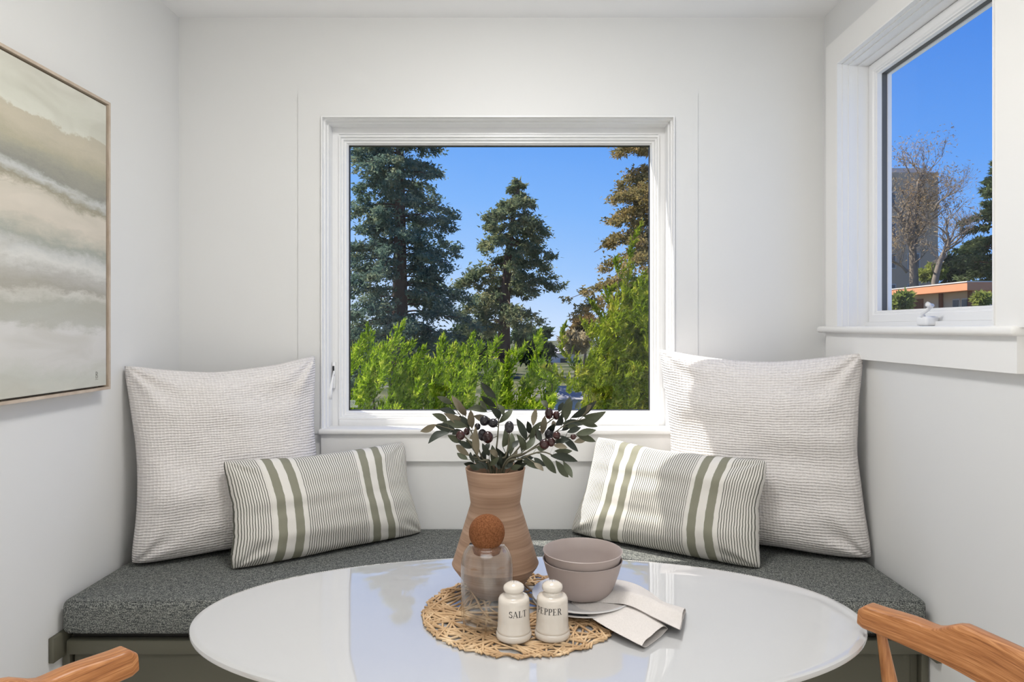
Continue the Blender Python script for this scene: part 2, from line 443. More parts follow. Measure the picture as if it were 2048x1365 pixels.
def m_waffle():
    q = N('white_waffle_cotton'); uv = q.n('ShaderNodeTexCoord').outputs['UV']
    s = q.n('ShaderNodeSeparateXYZ'); 
    wob = q.n('ShaderNodeTexNoise'); wob.inputs['Scale'].default_value = 9; q.l(uv, wob.inputs['Vector'])
    q.l(uv, s.inputs[0])
    u = q.math('MULTIPLY_ADD', wob.outputs['Fac'], .02, s.outputs[0]); v = q.math('MULTIPLY_ADD', wob.outputs['Fac'], .016, s.outputs[1])
    su = q.math('ABSOLUTE', q.math('SINE', q.math('MULTIPLY', u, 60*math.pi)))
    row = q.math('FLOOR', q.math('MULTIPLY', v, 62))
    sv = q.math('ABSOLUTE', q.math('SINE', q.math('MULTIPLY', v, 72*math.pi)))
    su = q.math('POWER', su, .6); sv = q.math('POWER', sv, .6)
    cell = q.math('MULTIPLY', su, sv)
    jit = q.noise(1, 2, .5, uv, (60, 72, 1))
    ridge = q.math('MULTIPLY_ADD', q.math('SUBTRACT', 1.0, sv), .55, q.math('MULTIPLY', q.math('SUBTRACT', 1.0, cell), .5))
    h = q.math('MULTIPLY', ridge, q.math('MULTIPLY_ADD', jit, 1.6, .1))
    col = q.mix(cell, srgb(241, 237, 235), srgb(226, 221, 218))
    col = q.mix(q.math('MULTIPLY', q.noise(5, 3), .25), col, srgb(228, 222, 218))
    return q.bsdf(col, .95, q.bump(h, .7, .005), .12)
WAFFLE = m_waffle()

def m_stripe():
    q = N('striped_linen'); uv = q.n('ShaderNodeTexCoord').outputs['UV']
    s = q.n('ShaderNodeSeparateXYZ'); q.l(uv, s.inputs[0])
    wob = q.noise(14, 2, .5, uv)
    u = q.math('MULTIPLY_ADD', q.math('SUBTRACT', wob, .5), .006, s.outputs[0])
    au = q.math('ABSOLUTE', q.math('SUBTRACT', u, .5))
    def band(c, hw): return q.math('LESS_THAN', q.math('ABSOLUTE', q.math('SUBTRACT', au, c)), hw)
    g1, g2 = band(.288, .0215), band(.203, .0215)
    wide = q.math('MAXIMUM', g1, g2); blank = band(.2455, .0875)
    fr = q.math('FRACT', q.math('MULTIPLY', u, 84))
    pin = q.math('MULTIPLY', q.math('LESS_THAN', fr, .36), q.math('SUBTRACT', 1.0, blank))
    weave = q.noise(1, 2, .6, uv, (500, 260, 1)); slub = q.noise(1, 3, .7, uv, (30, 420, 1))
    cream = q.mix(weave, srgb(216, 211, 203), srgb(240, 237, 231))
    pinc = q.mix(slub, srgb(88, 88, 80), srgb(128, 128, 118))
    olv = q.mix(weave, srgb(130, 129, 112), srgb(156, 154, 138))
    col = q.mix(pin, cream, pinc); col = q.mix(wide, col, olv)
    h = q.math('ADD', q.math('MULTIPLY', weave, .6), q.math('MULTIPLY', pin, -.6))
    return q.bsdf(col, .95, q.bump(h, .35, .002), .1)
STRIPE = m_stripe()

def add_pillow(name, pts, T, NU, NV, pinch, seed, mat, label, group, **k):
    vs_, fs_, uv = pillow_mesh(*pts, T, NU, NV, pinch, seed, **k)
    o = mesh_obj(name, vs_, fs_, mat, None, True, uv)
    return tag(o, label, 'pillow', group)
Z0 = SEATZ - .006
def onseat(x, Y, dz=0): return Vector(((x-VX)*Y/F, Y, Z0+dz))
add_pillow('square_pillow', (onseat(262, 2.213), onseat(655, 2.555), px(630, 712, 2.585), px(248, 732, 2.262)), .122, 84, 84, .125, 5, WAFFLE,
           'big white waffle-weave square pillow in the corner nearest the painting', 'white waffle pillows', wr=.019)
add_pillow('square_pillow', (onseat(1335, 2.555), onseat(1745, 2.262), px(1726, 706, 2.315), px(1318, 698, 2.590)), .122, 84, 84, .125, 11, WAFFLE,
           'big white waffle-weave square pillow in the sunlit corner under the side window', 'white waffle pillows', wr=.019)
add_pillow('lumbar_pillow', (onseat(462, 2.180), onseat(843, 2.580), px(806, 884, 2.600), px(447, 924, 2.235)), .086, 100, 60, .095, 21, STRIPE,
           'olive striped oblong pillow leaning on the white pillow beside the painting', 'striped lumbar pillows', wr=.009)
add_pillow('lumbar_pillow', (onseat(1141, 2.580), onseat(1521, 2.190), px(1535, 922, 2.235), px(1196, 874, 2.600)), .088, 100, 60, .095, 37, STRIPE,
           'olive striped oblong pillow half in sun, behind the stacked bowls', 'striped lumbar pillows', wr=.009)

# ------------------------------------------------------------------ table
TZ = .740
TC = Vector((.0165, 1.1690, 0)); TA, TB = .5635, .2890
q = N('gloss_white_laminate')
LAC = q.bsdf(q.mix(q.noise(2, 2), (.45, .447, .447), (.47, .466, .466)), .03, None, .5, **{'IOR': 1.6, 'Coat Weight': .5, 'Coat Roughness': .008, 'Coat IOR': 1.5})
table = empty('oval_table', (TC.x, TC.y, 0), label='glossy white oval pedestal table in front of the bench', cat='table')
def ell(t): return (TC.x + 0, 0)
vs_ = []; fs_ = []; n = 160
prof = [(0.0, 0), (-.0025, -.0012), (0, -.0045), (.0, -.0085), (-.004, -.0125), (-.020, -.018), (-.05, -.022)]
rings = [(-.10, 0), (-.012, 0), (-.004, -.0006), (-.0008, -.0025), (0, -.006), (-.001, -.0095), (-.006, -.0135), (-.020, -.0175), (-.06, -.0215)]
for (ofs, dz) in rings:
    for k in range(n):
        t = 2*math.pi*k/n
        nx, ny = math.cos(t)*TB, math.sin(t)*TA; l = math.hypot(nx, ny)
        vs_.append((TC.x + TA*math.cos(t) + nx/l*ofs, TC.y + TB*math.sin(t) + ny/l*ofs, TZ+dz))
for i in range(len(rings)-1):
    for k in range(n): fs_.append((i*n+k, i*n+(k+1) % n, (i+1)*n+(k+1) % n, (i+1)*n+k))
fs_.append(tuple(range(n))); fs_.append(tuple((len(rings)-1)*n + k for k in range(n-1, -1, -1)))
m = MB(); m.add(vs_, fs_); m.build('tabletop', LAC, table, auto=math.radians(35))
m = MB(); m.lathe([(.23, .0), (.232, .006), (.215, .014), (.15, .03), (.09, .055), (.055, .10), (.04, .18), (.036, .30), (.042, .45), (.06, .58), (.10, .67), (.16, .712), (.2, .7185)], 64, (TC.x, TC.y, 0), 1, .72)
m.build('pedestal', LAC, table, auto=math.radians(40))
reparent(table)

# ------------------------------------------------------------------ woven placemat
MC = Vector((.007, 1.169)); MR = .170
q = N('natural_rattan'); RATTAN = q.bsdf(q.ramp(q.noise(26, 4, .6), [(.3, srgb(160, 126, 90)), (.55, srgb(198, 166, 128)), (.75, srgb(222, 198, 164))]), .6, None, .3)
mat_root = empty('woven_placemat', (MC.x, MC.y, TZ), label='round openwork rattan placemat under the vase and shakers', cat='placemat')
rnd = random.Random(8)
def strand(pts, r, name='strand'):
    m = MB(); m.tube(pts, r, 5); o = m.build(name, RATTAN, mat_root, smooth=True, fix=False); return o
for i in range(88):
    a0 = rnd.uniform(0, 2*math.pi); da = rnd.choice((-1, 1))*rnd.uniform(.5, 2.95)
    r0 = MR*rnd.uniform(.93, 1.0); r1 = MR*rnd.uniform(.93, 1.0)
    p0 = Vector((math.cos(a0)*r0, math.sin(a0)*r0)); p1 = Vector((math.cos(a0+da)*r1, math.sin(a0+da)*r1))
    bow = rnd.uniform(-.012, .012); z0 = TZ + .0022 + rnd.uniform(0, .0034); ph = rnd.uniform(0, 6)
    nn = Vector((-(p1-p0).y, (p1-p0).x)); nn = nn/max(nn.length, 1e-6)
    pts = []
    for k in range(8):
        s = k/7; p = p0.lerp(p1, s) + nn*(bow*math.sin(math.pi*s) + .0022*math.sin(ph + s*11))
        pts.append((MC.x+p.x, MC.y+p.y, z0 + .0008*math.sin(ph+s*14)))
    strand(pts, rnd.uniform(.0015, .0023))
for i in range(42):
    a0 = 2*math.pi*i/42 + rnd.uniform(-.03, .03); pts = []
    for k in range(7):
        s = k/6; an = a0 + s*.33; rr = MR*(1.0 - .055*abs(math.sin(math.pi*(s*1.5 + (i % 2)*.5)))) + rnd.uniform(-.001, .001)
        pts.append((MC.x+math.cos(an)*rr, MC.y+math.sin(an)*rr, TZ+.0024+.0022*(1+math.sin(s*7+i))/2))
    strand(pts, rnd.uniform(.0015, .0021), 'rim_strand')
reparent(mat_root)
MZ = TZ + .0066    # top of the mat

# ------------------------------------------------------------------ vase
q = N('banded_tan_stoneware'); co = q.n('ShaderNodeTexCoord').outputs['Object']
b1 = q.noise(1, 3, .6, co, (3, 3, 95)); b2 = q.noise(1, 2, .5, co, (9, 9, 330)); b3 = q.noise(9, 3, .5, co)
f_ = q.math('ADD', q.math('MULTIPLY', b1, .6), q.math('ADD', q.math('MULTIPLY', b2, .22), q.math('MULTIPLY', b3, .2)))
col = q.ramp(f_, [(.36, srgb(136, 107, 86)), (.5, srgb(154, 124, 102)), (.64, srgb(176, 146, 124))])
CLAY = q.bsdf(col, .62, q.bump(b2, .12, .002), .35)
VC = Vector((-.0410, 1.236))
m = MB()
m.lathe([(.0, .0), (.037, .0), (.041, .003), (.0765, .0515), (.0785, .0555), (.0765, .060), (.0455, .1605), (.0448, .165), (.0455, .170), (.0535, .2235), (.0545, .2262), (.0535, .2275), (.0515, .2262), (.0505, .2225), (.0425, .169), (.0425, .16), (.0735, .057), (.038, .006), (0, .005)], 72, (VC.x, VC.y, MZ))
tag(m.build('vase', CLAY, None, auto=math.radians(50)), 'tan banded stoneware vase of angular shape holding olive branches', 'vase')

# ------------------------------------------------------------------ olive branches
def LEAFM(n, c1, c2): 
    q = N(n); nz = q.noise(30, 3)
    return q.bsdf(q.mix(nz, c1, c2), .55, None, .35)
L_DARK = LEAFM('olive_leaf_dark', srgb(34, 40, 33), srgb(56, 63, 52))
L_MID = LEAFM('olive_leaf_green', srgb(58, 64, 48), srgb(90, 95, 74))
L_TAN = LEAFM('olive_leaf_underside', srgb(100, 92, 74), srgb(128, 119, 99))
STEM = m_plain('olive_stem', srgb(96, 92, 74), .7, .15)
q = N('olive_skin'); OLV = q.bsdf(q.ramp(q.noise(22, 3), [(.36, srgb(26, 14, 16)), (.55, srgb(58, 24, 22)), (.72, srgb(112, 52, 34))]), .22, None, .5)
OLV2 = m_plain('dark_olive_skin', srgb(30, 26, 32), .25)
def zp(x, y, Y): return px(830 + x/5.12, 760 + y/5.12, Y)
stems = [
 ('reaching up to the left, with pale-backed leaves', [(790,930),(690,800),(590,560),(490,400),(390,270)], .035),
 ('sweeping far left with two long dark leaves', [(770,930),(660,820),(560,640),(450,540),(320,490)], -.03),
 ('standing tallest in the middle of the bunch', [(820,930),(845,600),(855,440),(845,290),(830,190)], .03),
 ('fanning to upper right with two plump fruits', [(880,930),(1010,760),(1190,560),(1360,440),(1500,330),(1570,260)], .045),
 ('longest on the right, tipped over the window sill', [(900,930),(1120,760),(1380,580),(1560,450),(1740,400)], .0),
 ('drooping right and hanging below the others', [(910,940),(1090,810),(1290,740),(1440,790),(1530,840)], -.045),
 ('spreading right with the thick cluster of fruits', [(890,930),(1150,740),(1430,620),(1660,580)], -.02),
 ('short in the front, bearing one round dark fruit', [(850,930),(930,780),(960,620),(966,500)], -.05),
]
def catmull(P, n=24):
    P = [Vector(p) for p in P]; P = [P[0]*2-P[1]] + P + [P[-1]*2-P[-2]]; out = []
    for i in range(1, len(P)-2):
        for k in range(n//(len(P)-3) + 1):
            t = k/(n//(len(P)-3) + 1)
            a, b, c, d = P[i-1:i+3]
            out.append(.5*((2*b) + (c-a)*t + (2*a-5*b+4*c-d)*t*t + (3*b-a-3*c+d)*t**3))
    out.append(P[-2]); return out
branches = []
for lab, pl, dd in stems:
    L = len(pl)
    pts = [zp(x, y, VC.y - .012*(1 if dd < 0 else -1) + dd*(k/(L-1))) for k, (x, y) in enumerate(pl)]
    pts = [Vector((VC.x + (pts[0].x-VC.x)*.3, VC.y, MZ+.05))] + pts
    path = catmull(pts, 40)
    e = empty('olive_branch', tuple(path[0]), label='olive branch in the vase, ' + lab, cat='branch', group='olive branches in the vase')
    m = MB(); m.tube(path, [.0021 - .0013*k/len(path) for k in range(len(path))], 6); m.build('stem', STEM, e, smooth=True, fix=False)
    branches.append((e, path))
def nearest(p):
    best = None
    for bi, (e, path) in enumerate(branches):
        for k, s in enumerate(path):
            if k < 8: continue
            d_ = math.hypot(s.x-p.x, s.z-p.z)
            if best is None or d_ < best[0]: best = (d_, bi, k)
    return best
LV = '''215,460,55,530,t 430,530,200,465,d 345,545,135,655,d 330,430,175,350,m 540,490,295,345,t 420,350,245,305,d 490,360,375,165,t 380,250,225,170,m
540,480,280,440,m 520,370,440,230,t 560,500,450,370,d 585,500,570,310,t 640,770,620,480,t 560,780,420,670,t 540,820,430,750,m 580,700,440,630,d
480,640,335,570,m 620,870,500,860,d 600,850,570,740,d 720,900,600,880,d 830,190,675,25,d 830,280,675,165,d 745,300,665,215,m 740,330,540,300,m
865,400,765,275,d 905,370,850,250,m 860,445,1005,300,m 830,470,600,370,t 800,470,670,380,d 975,775,990,545,m 1090,740,1040,560,m 900,690,920,500,m
970,860,830,695,d 960,870,1050,730,t 800,880,790,670,m 930,910,790,840,d 1140,620,1040,400,d 1180,550,1150,425,d 1210,470,1240,290,t 1180,560,1290,430,m
1300,560,1330,370,t 1360,300,1290,215,m 1470,330,1520,230,d 1500,400,1590,175,m 1540,420,1610,215,m 1600,390,1860,215,d 1690,370,1810,260,t 1725,375,1955,325,m
1690,420,1895,395,m 1510,450,1745,450,d 1690,440,1870,480,m 1560,540,1700,490,d 1650,560,1855,515,m 1660,570,1850,635,m 1630,640,1760,610,t 1480,570,1670,735,d
1430,640,1580,620,d 1420,670,1560,700,t 1430,730,1610,730,m 1390,780,1665,835,d 1280,755,1445,960,m 1440,830,1570,1000,m 1520,840,1610,1005,m 1220,800,1345,885,d
1100,830,1290,915,m 1220,850,1315,935,t 1080,800,1210,800,d 1110,730,1230,590,m 1170,640,1210,480,m 1440,470,1500,350,d 1400,500,1420,420,t 1640,300,1690,230,m
690,900,720,700,d 860,900,880,760,d 1010,900,1100,800,d 660,880,600,760,m 1060,900,1150,860,d 760,880,860,790,m 700,760,760,640,d 1130,720,1080,570,m 620,700,520,620,m 900,880,960,720,d
660,920,560,870,m 740,920,660,830,d 800,925,720,850,m 870,920,820,820,d 920,915,1010,850,d 980,915,1090,880,m 1030,905,1130,910,d 850,800,760,720,t 1000,700,1060,620,d 680,820,560,800,d
760,780,690,650,d 1250,700,1360,700,m 1300,640,1250,500,d 1500,520,1620,440,d 1560,480,1690,500,m 1350,560,1430,450,d 480,520,380,560,d 560,600,640,560,t'''
rnd = random.Random(4)
def make_leaf(P0, P1, stem_pt, wd, mat, parent):
    ax = P1-P0; L = ax.length; ax.normalize()
    view = Vector((rnd.uniform(-.55, .55), -1, rnd.uniform(-.2, .7))).normalized()
    side = ax.cross(view).normalized(); nm = side.cross(ax).normalized()
    if nm.y > 0: nm = -nm
    bend = rnd.uniform(-.10, .16)*L; cup = rnd.uniform(.08, .22)
    prof = [.10, .55, .85, 1.0, .97, .80, .50, .06]; vs_ = []; fs_ = []
    pet = .0007
    vs_ += [stem_pt - side*pet, stem_pt - nm*pet, stem_pt + side*pet]
    for k, p in enumerate(prof):
        s = k/7; c = P0 + ax*L*s + nm*(bend*math.sin(math.pi*s)) + side*(bend*.6*math.sin(math.pi*s)); h = wd*p/2
        vs_ += [c - side*h + nm*h*cup*2, c, c + side*h + nm*h*cup*2]
    for k in range(len(prof)):
        b = k*3
        fs_ += [(b, b+1, b+4, b+3), (b+1, b+2, b+5, b+4)]
    me = mesh_obj('leaf', vs_, fs_, mat, parent, True)
    return me
for tok in LV.split():
    x0, y0, x1, y1, k = tok.split(','); x0, y0, x1, y1 = map(float, (x0, y0, x1, y1))
    g = zp(x0, y0, VC.y); _, bi, kk = nearest(g); e, path = branches[bi]
    Yb = path[kk].y + rnd.uniform(-.012, .008)
    P0 = zp(x0, y0, Yb); P1 = zp(x1, y1, Yb + rnd.uniform(-.025, .02))
    wd = min(max((P1-P0).length*.36, .0105), .0150)
    sp = path[max(kk-2, 0)]
    if (sp - P0).length > .03: sp = P0 + (sp-P0).normalized()*.03
    make_leaf(P0, P1, sp, wd, {'d': L_DARK, 'm': L_MID, 't': L_TAN}[k], e)
for (x, y, rx, ry, dk) in [(1372,345,38,54,0),(1448,365,32,42,0),(1375,558,42,50,1),(1265,565,30,45,0),(1325,660,45,45,0),(1395,640,35,40,0),(1450,570,35,35,0),(965,485,40,52,1),
                       (690,565,40,55,1),(745,590,50,55,0),(465,570,40,42,0),(530,530,28,35,0),(710,420,42,48,1),(800,445,45,42,1),(640,480,28,32,1),(1620,585,25,25,0)]:
    g = zp(x, y, VC.y); _, bi, kk = nearest(g); e, path = branches[bi]
    c = zp(x, y, path[kk].y - .022); kx = VC.y/F/5.12
    m = MB(); pr = [(math.sin(math.pi*i/10)*rx*kx, -math.cos(math.pi*i/10)*ry*kx) for i in range(11)]; pr[0] = (0, pr[0][1]); pr[-1] = (0, pr[-1][1])
    pr = [(r_*1.14, z_*1.12) for r_, z_ in pr]; m.lathe(pr, 14, tuple(c)); o = m.build('olive', OLV2 if dk else OLV, e, smooth=True)
    m = MB(); m.tube([path[kk], (path[kk]+c)/2 + Vector((0, 0, -.003)), c - Vector((0, 0, ry*kx*.9))], .0008, 5); m.build('fruit_stalk', STEM, o, smooth=True, fix=False)
for e, _ in branches: reparent(e)

# ------------------------------------------------------------------ carafe with cork ball
CC = Vector((-.0505, 1.106))
car = empty('glass_carafe', (CC.x, CC.y, MZ), label='clear glass carafe closed by a round cork ball, in front of the vase', cat='carafe')
m = MB(); m.lathe([(0, .002), (.030, .002), (.0365, .004), (.0405, .010), (.0415, .018), (.0420, .085), (.0416, .098), (.0400, .109), (.0365, .1185), (.0320, .1245), (.0292, .1275), (.0288, .1288)], 64, (CC.x, CC.y, MZ))
g = m.build('bottle', THIN, car, smooth=True)
m = MB(); m.lathe([(0, .0075), (.031, .0075), (.0365, .0105), (.0385, .018), (.0396, .085), (.0392, .098), (.0376, .108), (.0342, .1170), (.0300, .1230), (.0272, .1270), (.0288, .1290)], 64, (CC.x, CC.y, MZ))
m.build('inner_wall', THIN, g, smooth=True)
q = N('cork'); nz = q.noise(420, 4, .7); CORK = q.bsdf(q.ramp(nz, [(.30, srgb(84, 50, 30)), (.5, srgb(114, 72, 45)), (.70, srgb(136, 90, 60))]), .9, q.bump(nz, .3, .001), .1)
m = MB(); R = .0292; zc = .1485
pr = [(0, .116), (.0215, .116), (.0245, .1275)]
a0 = math.asin((.1285-zc)/R)
pr += [(R*math.cos(a0 + (math.pi/2-a0)*i/16), zc + R*math.sin(a0 + (math.pi/2-a0)*i/16)) for i in range(17)]; pr[-1] = (0, zc+R)
m.lathe(pr, 40, (CC.x, CC.y, MZ)); m.build('cork_ball', CORK, car, smooth=True)
reparent(car)

# ------------------------------------------------------------------ salt and pepper shakers
q = N('cream_glazed_ceramic'); CREAM = q.bsdf(q.mix(q.noise(9, 3), srgb(200, 190, 178), srgb(214, 206, 196)), .14, None, .5, **{'Coat Weight': .4})
INK = m_plain('black_ink', (.015, .014, .014), .4)
def arc(cx, cy, rx, ry, a0, a1, w0, w1=None, n=10):
    """stroke along an elliptic arc -> list of quads; w = half width"""
    out = []; w1 = w1 if w1 is not None else w0; prev = None
    for k in range(n+1):
        a_ = math.radians(a0 + (a1-a0)*k/n); ww = w0 + (w1-w0)*math.sin(math.pi*k/n)
        p = (cx + (rx-ww)*math.cos(a_), cy + (ry-ww)*math.sin(a_)), (cx + (rx+ww)*math.cos(a_), cy + (ry+ww)*math.sin(a_))
        if prev: out.append((prev[0], prev[1], p[1], p[0]))
        prev = p
    return out
def R_(x0, y0, x1, y1): return [((x0, y0), (x1, y0), (x1, y1), (x0, y1))]
def D_(x0, y0, x1, y1, w_): return [((x0-w_, y0), (x0+w_, y0), (x1+w_, y1), (x1-w_, y1))]
s_ = .035
GL = {
 'S': arc(.32, .74, .2, .2, 20, 270, .03, .06) + arc(.32, .28, .22, .23, 90, -160, .03, .065) + R_(.50, .70, .54, .98) + R_(.07, .02, .11, .30),
 'A': D_(.08, 0, .40, 1, .03) + D_(.70, 0, .40, 1, .07) + R_(.18, .30, .58, .35) + R_(-.04, 0, .22, s_) + R_(.54, 0, .86, s_),
 'L': R_(.12, 0, .26, 1) + R_(.0, .965, .38, 1) + R_(.0, 0, .62, .05) + R_(.57, 0, .62, .28),
 'T': R_(.31, 0, .45, 1) + R_(.02, .95, .74, 1) + R_(.02, .72, .06, 1) + R_(.70, .72, .74, 1) + R_(.18, 0, .58, s_),
 'P': R_(.12, 0, .26, 1) + R_(0, 0, .40, s_) + R_(0, .965, .36, 1) + arc(.34, .735, .24, .245, 90, -90, .025, .07) + R_(.24, .955, .36, 1) + R_(.24, .47, .36, .51),
 'E': R_(.12, 0, .26, 1) + R_(0, 0, .62, .045) + R_(0, .955, .60, 1) + R_(.24, .49, .46, .535) + R_(.58, 0, .62, .26) + R_(.56, .76, .60, 1) + R_(.42, .40, .46, .62),
 'R': R_(.12, 0, .26, 1) + R_(0, 0, .40, s_) + R_(0, .965, .36, 1) + arc(.34, .745, .23, .235, 90, -90, .025, .07) + R_(.24, .955, .36, 1) + R_(.24, .49, .36, .53) + D_(.68, 0, .40, .5, .075) + R_(.56, 0, .82, s_),
}
ADV = {'S': .66, 'A': .88, 'L': .74, 'T': .82, 'P': .70, 'E': .74, 'R': .86}
def shaker(word, X, Y, ang, zt, hgt, label):
    e = empty('ceramic_shaker', (X, Y, MZ), label=label, cat='shaker', group='salt and pepper shakers')
    m = MB(); m.lathe([(0, 0), (.0255, 0), (.0272, .0015), (.0278, .004), (.0275, .0085), (.0258, .0105), (.0264, .012), (.0262, .0145), (.0252, .016), (.0249, .030), (.0243, .056), (.0238, .0605), (.0215, .0640), (.0178, .0655),
             (.0142, .0675), (.0128, .0700), (.0128, .0715)], 56, (X, Y, MZ)); m.build('body', CREAM, e, auto=math.radians(50))
    m = MB(); m.lathe([(.0128, .0710), (.0150, .0722), (.0162, .0745), (.0163, .0775), (.0152, .0805), (.0125, .0825), (.0098, .0842), (.0060, .0856), (0, .0860)], 48, (X, Y, MZ)); cap = m.build('knob', CREAM, e, smooth=True)
    m = MB()
    for (dx, dy) in ((0, 0), (.004, 0), (-.004, 0), (0, .004), (0, -.004)):
        m.lathe([(0, .0860), (.0007, .0860), (.0007, .0864), (0, .0864)], 8, (X+dx, Y+dy, MZ-.0004*(1 if dx or dy else 0)-.0002))
    m.build('pour_holes', INK, cap)
    m = MB(); r = .0249; tot = sum(ADV[c] for c in word)*hgt; x = -tot/2
    for ch in word:
        for quad in GL[ch]:
            vs_ = []
            for (gx, gy) in quad:
                aa = ang + (x + gx*hgt)/r - math.pi/2
                zz = zt - hgt + gy*hgt; rr = r - .0006*max(0, (zz-MZ-.016)/.04) + .0004
                vs_.append((X + rr*math.cos(aa), Y + rr*math.sin(aa), zz))
            m.add(vs_, [(0, 1, 2, 3)])
        x += ADV[ch]*hgt
    m.build('lettering', INK, e, fix=False)
    reparent(e)
shaker('SALT', -.0065, 1.060, math.radians(17), .7958, .0098, 'cream ceramic shaker lettered SALT, nearest the glass carafe')
shaker('PEPPER', .0535, 1.064, math.radians(-16), .7982, .0098, 'cream ceramic shaker lettered PEPPER, nearest the bowls')

# ------------------------------------------------------------------ plates, bowls, napkin
BC = Vector((.1125, 1.190))
q = N('matte_taupe_stoneware'); TAUPE = q.bsdf(q.mix(q.noise(14, 3), srgb(160, 146, 141), srgb(172, 159, 154)), .45, None, .4)
q = N('white_plate_glaze'); PLATE = q.bsdf(q.mix(q.noise(8, 2), srgb(206, 203, 202), srgb(216, 214, 213)), .2, None, .5)
PB = (MC.x and BC)
for i in range(2):
    m = MB(); m.lathe([(0, .0015), (.046, .0015), (.0475, 0), (.0505, 0), (.052, .002), (.070, .0045), (.0865, .0100), (.0882, .0112), (.0880, .0124), (.0865, .0126), (.070, .0075), (.052, .0048), (0, .0045)], 72, (BC.x, BC.y, MZ+.0068*i))
    tag(m.build('plate', PLATE, None, auto=math.radians(60)), ('small white plate at the bottom, resting on the placemat', 'small white plate on top of the other plate, under the napkin')[i], 'plate', 'plates under the bowls')
def bowl(z, label):
    m = MB(); m.lathe([(0, .0012), (.026, .0012), (.0275, 0), (.0395, 0), (.0450, .0022), (.0510, .0085), (.0560, .0200), (.0630, .0400), (.0680, .0580), (.0694, .0608), (.0682, .0616), (.0668, .0604), (.0605, .0400), (.0535, .0210), (.0485, .0105), (.0430, .0055), (.036, .0040), (0, .0040)], 72, (BC.x, BC.y, z))
    tag(m.build('bowl', TAUPE, None, auto=math.radians(60)), label, 'bowl', 'stacked taupe bowls')
BZ = .7636
bowl(BZ, 'taupe stoneware bowl at the bottom of the stack, resting on the napkin')
bowl(BZ+.0150, 'taupe stoneware bowl nested on top, its empty inside showing')

q = N('washed_linen'); co = q.n('ShaderNodeTexCoord').outputs['Object']
w1 = q.noise(1, 2, .6, co, (700, 200, 200)); w2 = q.noise(1, 2, .6, co, (200, 700, 200))
ww = q.math('ADD', q.math('MULTIPLY', w1, .5), q.math('MULTIPLY', w2, .5))
LINEN = q.bsdf(q.mix(ww, srgb(190, 183, 178), srgb(216, 210, 206)), .95, q.bump(q.math('ADD', ww, q.math('MULTIPLY', q.noise(45, 3), 1.2)), .45, .003), .1)
nap = empty('linen_napkin', (.2, 1.12, .75), label='crumpled pale linen napkin folded under the bowls, trailing onto the table', cat='napkin')
def cloth(name, cols, thick, hump, seed, nv=9):
    """cols: list of (top pt, bottom pt); a folded double layer: upper sheet and lower sheet joined along the front edge"""
    tops = catmull([c[0] for c in cols], 26); bots = catmull([c[1] for c in cols], 26)
    vs_ = []; fs_ = []; nu = min(len(tops), len(bots)); off = Vector((seed*3.7, seed*1.3, 0))
    row = []
    for layer in range(2):
        for i in range(nu):
            for j in range(nv):
                t = j/(nv-1); p = tops[i].lerp(bots[i], t); s = i/(nu-1)
                wv = noise.noise(Vector((s*4, t*3.2, layer*2)) + off)*.0045*s + noise.noise(Vector((s*1.6, t*8, layer)) + off)*.0055*min(1, 1.4*s) + (.0065*math.sin(t*7.5 + seed*2 + s*2.5) + .0025*math.sin(t*17 + s*5))*min(1, 1.6*s)*(1-.35*s)
                gap = thick*math.sqrt(max(0, 1-(2*t-1)**6))*.5*(1+.5*hump*s*math.sin(math.pi*t))
                wv *= (1.0 if seed == 1 else .45); p = p + Vector((0, 0, wv + (.0035*min(1, s*2.5) if seed == 1 else 0) + (gap if layer == 0 else -gap)))
                if p.z < TZ + .0012 + (.0022 if layer == 0 else 0): p.z = TZ + .0012 + (.0022 if layer == 0 else 0)
                vs_.append(p)
    g = lambda l, i, j: l*nu*nv + i*nv + j
    for i in range(nu-1):
        for j in range(nv-1):
            fs_.append((g(0,i,j), g(0,i,j+1), g(0,i+1,j+1), g(0,i+1,j))); fs_.append((g(1,i,j), g(1,i+1,j), g(1,i+1,j+1), g(1,i,j+1)))
        fs_.append((g(0,i,0), g(0,i+1,0), g(1,i+1,0), g(1,i,0))); fs_.append((g(0,i,nv-1), g(1,i,nv-1), g(1,i+1,nv-1), g(0,i+1,nv-1)))
    o = mesh_obj(name, vs_, fs_, LINEN, nap, True)
    md = o.modifiers.new('solid', 'SOLIDIFY'); md.thickness = .0011; md.offset = 0
    md = o.modifiers.new('sub', 'SUBSURF'); md.levels = 1; md.render_levels = 2
    return o
cloth('upper_fold', [(pz(1205, 1160, .7618), pz(1140, 1203, .7618)), (pz(1246, 1166, .763), pz(1205, 1207, .764)), (pz(1290, 1181, .762), pz(1258, 1212, .768)), (pz(1332, 1208, .752), pz(1310, 1236, .764)), (pz(1372, 1220, .7445), pz(1360, 1265, .752))], .0075, 1.5, 1)
cloth('lower_fold', [(pz(1190, 1190, .7572), pz(1142, 1206, .7585)), (pz(1255, 1200, .757), pz(1188, 1240, .757)), (pz(1312, 1232, .752), pz(1238, 1272, .752)), (pz(1336, 1258, .746), pz(1284, 1295, .747))], .0085, 2.6, 2)
reparent(nap)

